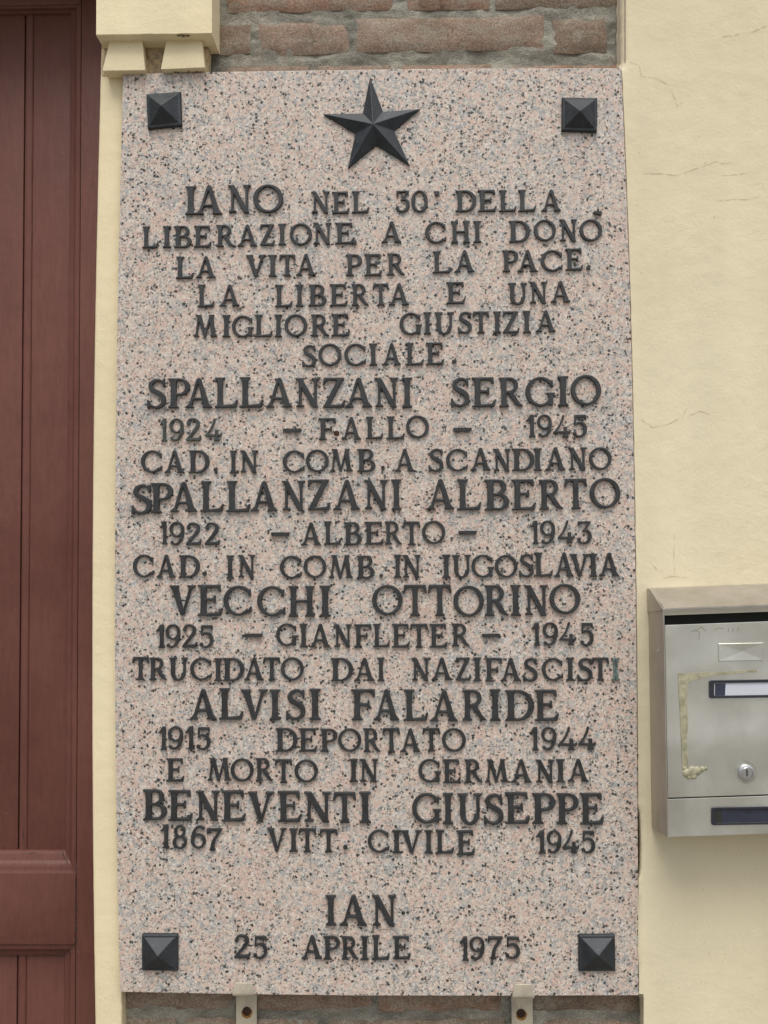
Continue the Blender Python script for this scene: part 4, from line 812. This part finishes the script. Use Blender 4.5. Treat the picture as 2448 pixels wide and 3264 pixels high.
# ------------------------------------------------------------------ stainless letterbox
box_e = empty('letterbox', (.56, -.04, 1.18)); tag(box_e, 'stainless steel letterbox with hooded slot and round lock on the cream wall', 'letterbox')
def letterbox():
    YF, YW = -.078, YS-.0005
    fl_t, fl_b = U(2113.4, 1926.7, YF), U(2113.4, 2668.5, YF)
    k = (U(2448, 2656, YF)[2]-U(2113, 2667, YF)[2])/(U(2448, 2656, YF)[0]-U(2113, 2667, YF)[0])      # the box hangs a little askew
    X0 = fl_t[0]; Xr = X0+.224
    rise = lambda x: (x-X0)*k
    zt = U(2066, 1875, YW)[2]; zf = U(2118, 1937, YF)[2]; zdt = U(2117.7, 1993, YF)[2]; zdb = U(2117.7, 2543.5, YF)[2]; zlt = U(2117.7, 2547.5, YF)[2]; zl = fl_b[2]
    xb_t, xb_b = U(2066, 1875, YW)[0], U(2077, 2638, YW)[0]; zlb = U(2077, 2638, YW)[2]
    th = .0016
    def Q(x, y, z): return (x, y, z+rise(x))
    # side sheet (left), matching one right
    def side(x, xbt, xbb, sgn):
        fr = [(x, YF, zf+.002), (x, YF, zl), (xbb, YW, zlb), (xbt, YW, zt-.002)]
        V = [Q(*p) for p in fr]+[Q(p[0]+sgn*th, p[1], p[2]) for p in fr]
        F = [[0,1,2,3],[7,6,5,4],[0,4,5,1],[1,5,6,2],[2,6,7,3],[3,7,4,0]]
        return V, F
    obj('side_panel', *side(X0, xb_t, xb_b, 1), M['side'], box_e, bevel=.0004)
    obj('side_panel', *side(Xr, Xr+.0, Xr, -1), M['side'], box_e, bevel=.0004)
    # hood: sheet sloping down and out from the wall, with hemmed front edge and folded ends
    n = 2
    prof = [(YW, zt), (YW-.010, zt-.0012), (YF+.004, zf+.0012), (YF-.0005, zf-.0008), (YF-.0005, zf-.0028), (YF+.0018, zf-.0030)]
    V = []; 
    for i, (y, z_) in enumerate(prof):
        f = (YW-y)/(YW-YF); xl = xb_t+(X0-xb_t)*min(1, f)-.0012
        V += [Q(xl, y, z_), Q(Xr+.0012, y, z_)]
    F = [[2*i, 2*i+1, 2*i+3, 2*i+2] for i in range(len(prof)-1)]
    m = len(V); V += [(v[0]+(.0008 if j % 2 == 0 else -.0008), v[1]+.0006, v[2]-.0013) for j, v in enumerate(V)]
    F += [[m+2*i, m+2*i+2, m+2*i+3, m+2*i+1] for i in range(len(prof)-1)]
    for i in range(len(prof)-1): F += [[2*i, 2*i+2, m+2*i+2, m+2*i], [2*i+1, m+2*i+1, m+2*i+3, 2*i+3]]
    obj('hood', V, F, M['side'], box_e, smooth=30)
    # folded triangular end of the hood
    a = Q(xb_t-.0016, YW, zt); b = Q(X0-.0016, YF, zf-.0005); c = Q(X0-.0016, YF+.004, zf-.004); d = Q(xb_t-.0016, YW, U(2072, 1951, YW)[2])
    fr = [a, b, c, d]; obj('hood_end', *prism(fr, [(p[0]+.0012, p[1], p[2]) for p in fr]), M['side'], box_e, bevel=.0003)
    # fixed slot plate behind the opening
    def pl2(ya, za, yb, zb2): return prism([Q(X0+th, ya, za), Q(Xr-th, ya, za), Q(Xr-th, yb, zb2), Q(X0+th, yb, zb2)], [Q(X0+th, ya+.001, za), Q(Xr-th, ya+.001, za), Q(Xr-th, yb+.001, zb2), Q(X0+th, yb+.001, zb2)])
    obj('slot_plate', *pl2(YF+.0024, zf-.0022, YF+.006, zf-.0105), M['steel'], box_e)
    obj('interior', *prism([Q(X0+.002, YF+.030, zf), Q(Xr-.002, YF+.030, zf), Q(Xr-.002, YF+.030, zdb), Q(X0+.002, YF+.030, zdb)], [Q(X0+.002, YF+.036, zf), Q(Xr-.002, YF+.036, zf), Q(Xr-.002, YF+.036, zdb), Q(X0+.002, YF+.036, zdb)]), M['dark'], box_e)
    def plate(x0, x1, z0, z1, yf, yb): 
        fr = [Q(x0, yf, z0), Q(x1, yf, z0), Q(x1, yf, z1), Q(x0, yf, z1)]; return prism(fr, [(p[0], yb, p[2]) for p in fr])
    doorp = obj('front_door', *plate(X0+.0020, Xr-.0020, zdb, zdt, YF+.0004, YF+.004), M['steel'], box_e, bevel=.0005, seg=2)
    obj('lower_panel', *plate(X0+.0002, Xr-.0002, zl, zlt, YF, YF+.004), M['steel'], box_e, bevel=.0005, seg=2)
    obj('base', *plate(X0+th, Xr-th, zl+.0002, zl+.0016, YF+.0042, YW), M['side'], box_e)
    # pressed rectangle like an envelope
    q = [U(x, y, YF-.0002) for x, y in ((2289,2108.5),(2433,2105),(2432,2048),(2288.6,2051))]
    cx = sum(p[0] for p in q)/4; cz = sum(p[2] for p in q)/4
    V = [(p[0], YF+.0005, p[2]) for p in q]+[(cx+(p[0]-cx)*.97, YF-.0010, cz+(p[2]-cz)*.93) for p in q]+[(cx+.002, YF-.0003, cz+.001)]
    F = [[i, (i+1) % 4, 4+(i+1) % 4, 4+i] for i in range(4)]+[[4+i, 4+(i+1) % 4, 8] for i in range(4)]
    obj('pressed_panel', V, F, M['steel'], doorp)
    # name holder and lower window: rounded black frames
    def holder(x0, y0, x1, y1, tilt_, mat, win, name, inner):
        def rr(x0, y0, x1, y1, r, Y):
            P = []
            for (cx_, cy_, a0) in ((x1-r, y0+r, 0), (x0+r, y0+r, 90), (x0+r, y1-r, 180), (x1-r, y1-r, 270)):
                for j in range(5):
                    a = math.radians(a0+22.5*j); px_, py_ = cx_+r*math.cos(a), cy_-r*math.sin(a); P.append(U(px_, py_+(px_-x0)*tilt_, Y))
            return P
        o = rr(x0, y0, x1, y1, 7, YF-.0022); i_ = rr(x0+inner[0], y0+inner[1], x1-inner[0], y1-inner[1], 2.5, YF-.0020); n = len(o)
        back = [(p[0], YF+.0006, p[2]) for p in o]; iback = [(p[0], YF-.0002, p[2]) for p in i_]
        V = back+o+i_+iback; F = []
        for k_ in range(3):
            for j in range(n): F.append([k_*n+j, k_*n+(j+1) % n, (k_+1)*n+(j+1) % n, (k_+1)*n+j])
        h = obj(name, V, F, M['black'], box_e, bevel=.0003, bev_angle=50)
        w = [(p[0], YF-.0004, p[2]) for p in i_]; obj(win, w+[(p[0], YF+.0004, p[2]) for p in i_], prism(w, w)[1], mat, h)
        return h
    tl = (U(0,0,0)[0]*0)-.0145
    h = holder(2261.6, 2169, 2490, 2226.5, -.016, M['paper'], 'name_card', 'name_holder', (15, 8.5))
    fr = [U(x, y, YF-.0007) for x, y in ((2279,2217),(2311,2216.5),(2313,2178.5),(2279,2179))]
    obj('card_gap', *slab(fr, YF-.0001), M['bluewin'], h)
    h2 = holder(2268.5, 2574, 2490, 2631, -.016, M['bluewin'], 'window', 'inspection_window', (13, 7.5))
    fr = [U(x, y, YF-.0008) for x, y in ((2283,2622),(2301,2621.5),(2300,2580),(2283,2580.5))]
    obj('window_stop', *slab(fr, YF-.0003), M['dark'], h2)
    # small raised mark like a 2 lying on its side in the lower window
    mk = [(2373,2581),(2371,2586),(2375,2590),(2381,2589),(2385,2585),(2390,2586),(2391,2590)]; V, F = [], []
    for (a, b) in zip(mk[:-1], mk[1:]):
        d = math.hypot(b[0]-a[0], b[1]-a[1]); nx_, ny_ = -(b[1]-a[1])/d*1.5, (b[0]-a[0])/d*1.5
        v, f = slab([U(a[0]+nx_, a[1]+ny_, YF-.0009), U(b[0]+nx_, b[1]+ny_, YF-.0009), U(b[0]-nx_, b[1]-ny_, YF-.0009), U(a[0]-nx_, a[1]-ny_, YF-.0009)], YF-.0005)
        V, F = merge((V, F), (v, f))
    obj('mark', V, F, M['black'], h2)
    # lock
    c = U(2377.5, 2461.5, YF); r = .0106
    def lathe(prof, mat, name, parent, n=36):
        V, F = [], []
        for (rr_, y) in prof:
            for j in range(n): a = 2*math.pi*j/n; V.append((c[0]+rr_*math.cos(a), y, c[2]+rr_*math.sin(a)))
        for k_ in range(len(prof)-1):
            for j in range(n): F.append([k_*n+j, k_*n+(j+1) % n, (k_+1)*n+(j+1) % n, (k_+1)*n+j])
        F.append([(len(prof)-1)*n+j for j in range(n)])
        return obj(name, V, F, mat, parent, smooth=30)
    tag(lathe([(r*1.38, YF+.00035),(r*1.38, YF+.00025),(r*.9, YF+.00022)], plain('lock_grime', (.56,.56,.50), .38, .9, .5, .15, 200), 'grime_ring', box_e), 'faint dark grime around the lock')
    lk = lathe([(r, YF+.001),(r, YF-.001),(r*.93, YF-.003),(r*.76, YF-.0040),(r*.70, YF-.0040),(r*.68, YF-.0032)], M['chrome'], 'lock', box_e)
    lathe([(r*.66, YF-.0030),(r*.66, YF-.0039),(r*.62, YF-.0042)], M['chrome'], 'lock_cylinder', lk)
    obj('keyhole', *box(c[0]-.0009, c[0]+.0009, YF-.0045, YF-.0041, c[2]-.0044, c[2]+.0044), M['dark'], lk)
    # rivet on the side sheet
    t = .42; py = YF+(YW-YF)*.36; px_ = X0+(xb_t-X0)*.36; zz = U(2095, 2075, py)[2]; V, F = [], []; n = 12
    for (rr_, dx) in ((.0034, 0), (.0028, -.0011), (.0014, -.0016)):
        for j in range(n): a = 2*math.pi*j/n; V.append((px_+dx-.0002, py+rr_*math.cos(a), zz+rr_*math.sin(a)))
    for k_ in range(2):
        for j in range(n): F.append([k_*n+j, k_*n+(j+1) % n, (k_+1)*n+(j+1) % n, (k_+1)*n+j])
    F.append([2*n+j for j in range(n)]); obj('rivet', V, F, M['chrome'], box_e, smooth=60)
    # dried adhesive left by a lost sticker: an L of yellow residue with a lumpy end
    def cx7(u, v): return (1948+u/2.328, 1800+v/2.328)
    Lp = [(498,806),(760,800),(1080,780),(1086,795),(760,822),(640,850),(566,872),(560,1000),(572,1150),(562,1300),(574,1420),(570,1500),(528,1495),(520,1300),(512,1100),(502,950)]
    fr = []
    for j in range(len(Lp)):
        a, b = Lp[j], Lp[(j+1) % len(Lp)]
        for s in range(5):
            tt = s/5; x, y = cx7(a[0]+(b[0]-a[0])*tt, a[1]+(b[1]-a[1])*tt); fr.append(U(x+1.0*noise.noise(Vector((x*.2,y*.2,0))), y+1.0*noise.noise(Vector((x*.2,y*.2,4))), YF-.0005))
    obj('adhesive_residue', *slab(fr, YF+.0002), M['glue'], doorp)
    V, F = [], []
    for path in (((595,498),(625,486),(655,500),(652,558)),((622,492),(672,462),(706,494)),((765,482),(800,470),(835,474)),((868,505),(872,468)),((902,500),(906,466)),((938,492),(944,462))):
        for (a, b) in zip(path[:-1], path[1:]):
            (xa, ya), (xb_, yb_) = cx7(*a), cx7(*b); d_ = math.hypot(xb_-xa, yb_-ya); nx_, ny_ = -(yb_-ya)/d_*.55, (xb_-xa)/d_*.55
            v, f = slab([U(xa+nx_, ya+ny_, YF+.0002), U(xb_+nx_, yb_+ny_, YF+.0002), U(xb_-nx_, yb_-ny_, YF+.0002), U(xa-nx_, ya-ny_, YF+.0002)], YF+.0006); V, F = merge((V, F), (v, f))
    obj('scratches', V, F, plain('scratch_grime', (.11,.12,.09), .6), doorp)
    V, F = [], []; nb = 10
    for (bx, by, br2) in ((560,1545,38),(600,1535,46),(640,1530,38),(612,1565,32),(675,1518,26),(702,1512,16),(575,1575,22),(545,1510,20)):
        x, y = cx7(bx, by); cc = U(x, y, YF); R_ = br2/2.328*.00036; b = len(V); V.append((cc[0], YF-R_*.30-.0006, cc[2]))
        for k_, (s, d) in enumerate(((.5, .27), (.85, .13), (1.0, -.03))):
            for j in range(nb):
                a = 2*math.pi*j/nb; jt = 1+.16*noise.noise(Vector((bx+j, by, k_))); V.append((cc[0]+R_*s*jt*math.cos(a), YF-R_*d*1.0-.0004*(k_ < 2), cc[2]+R_*s*jt*math.sin(a)))
        F += [[b, b+1+j, b+1+(j+1) % nb] for j in range(nb)]
        for k_ in range(2): F += [[b+1+k_*nb+j, b+1+k_*nb+(j+1) % nb, b+1+(k_+1)*nb+(j+1) % nb, b+1+(k_+1)*nb+j] for j in range(nb)]
    obj('adhesive_lump', V, F, M['glue'], doorp, smooth=70)
letterbox()
print('objects', len(bpy.data.objects), 'letters', sum(o.name.startswith('letter') and o.name[6:7] in ('', '.') for o in bpy.data.objects))
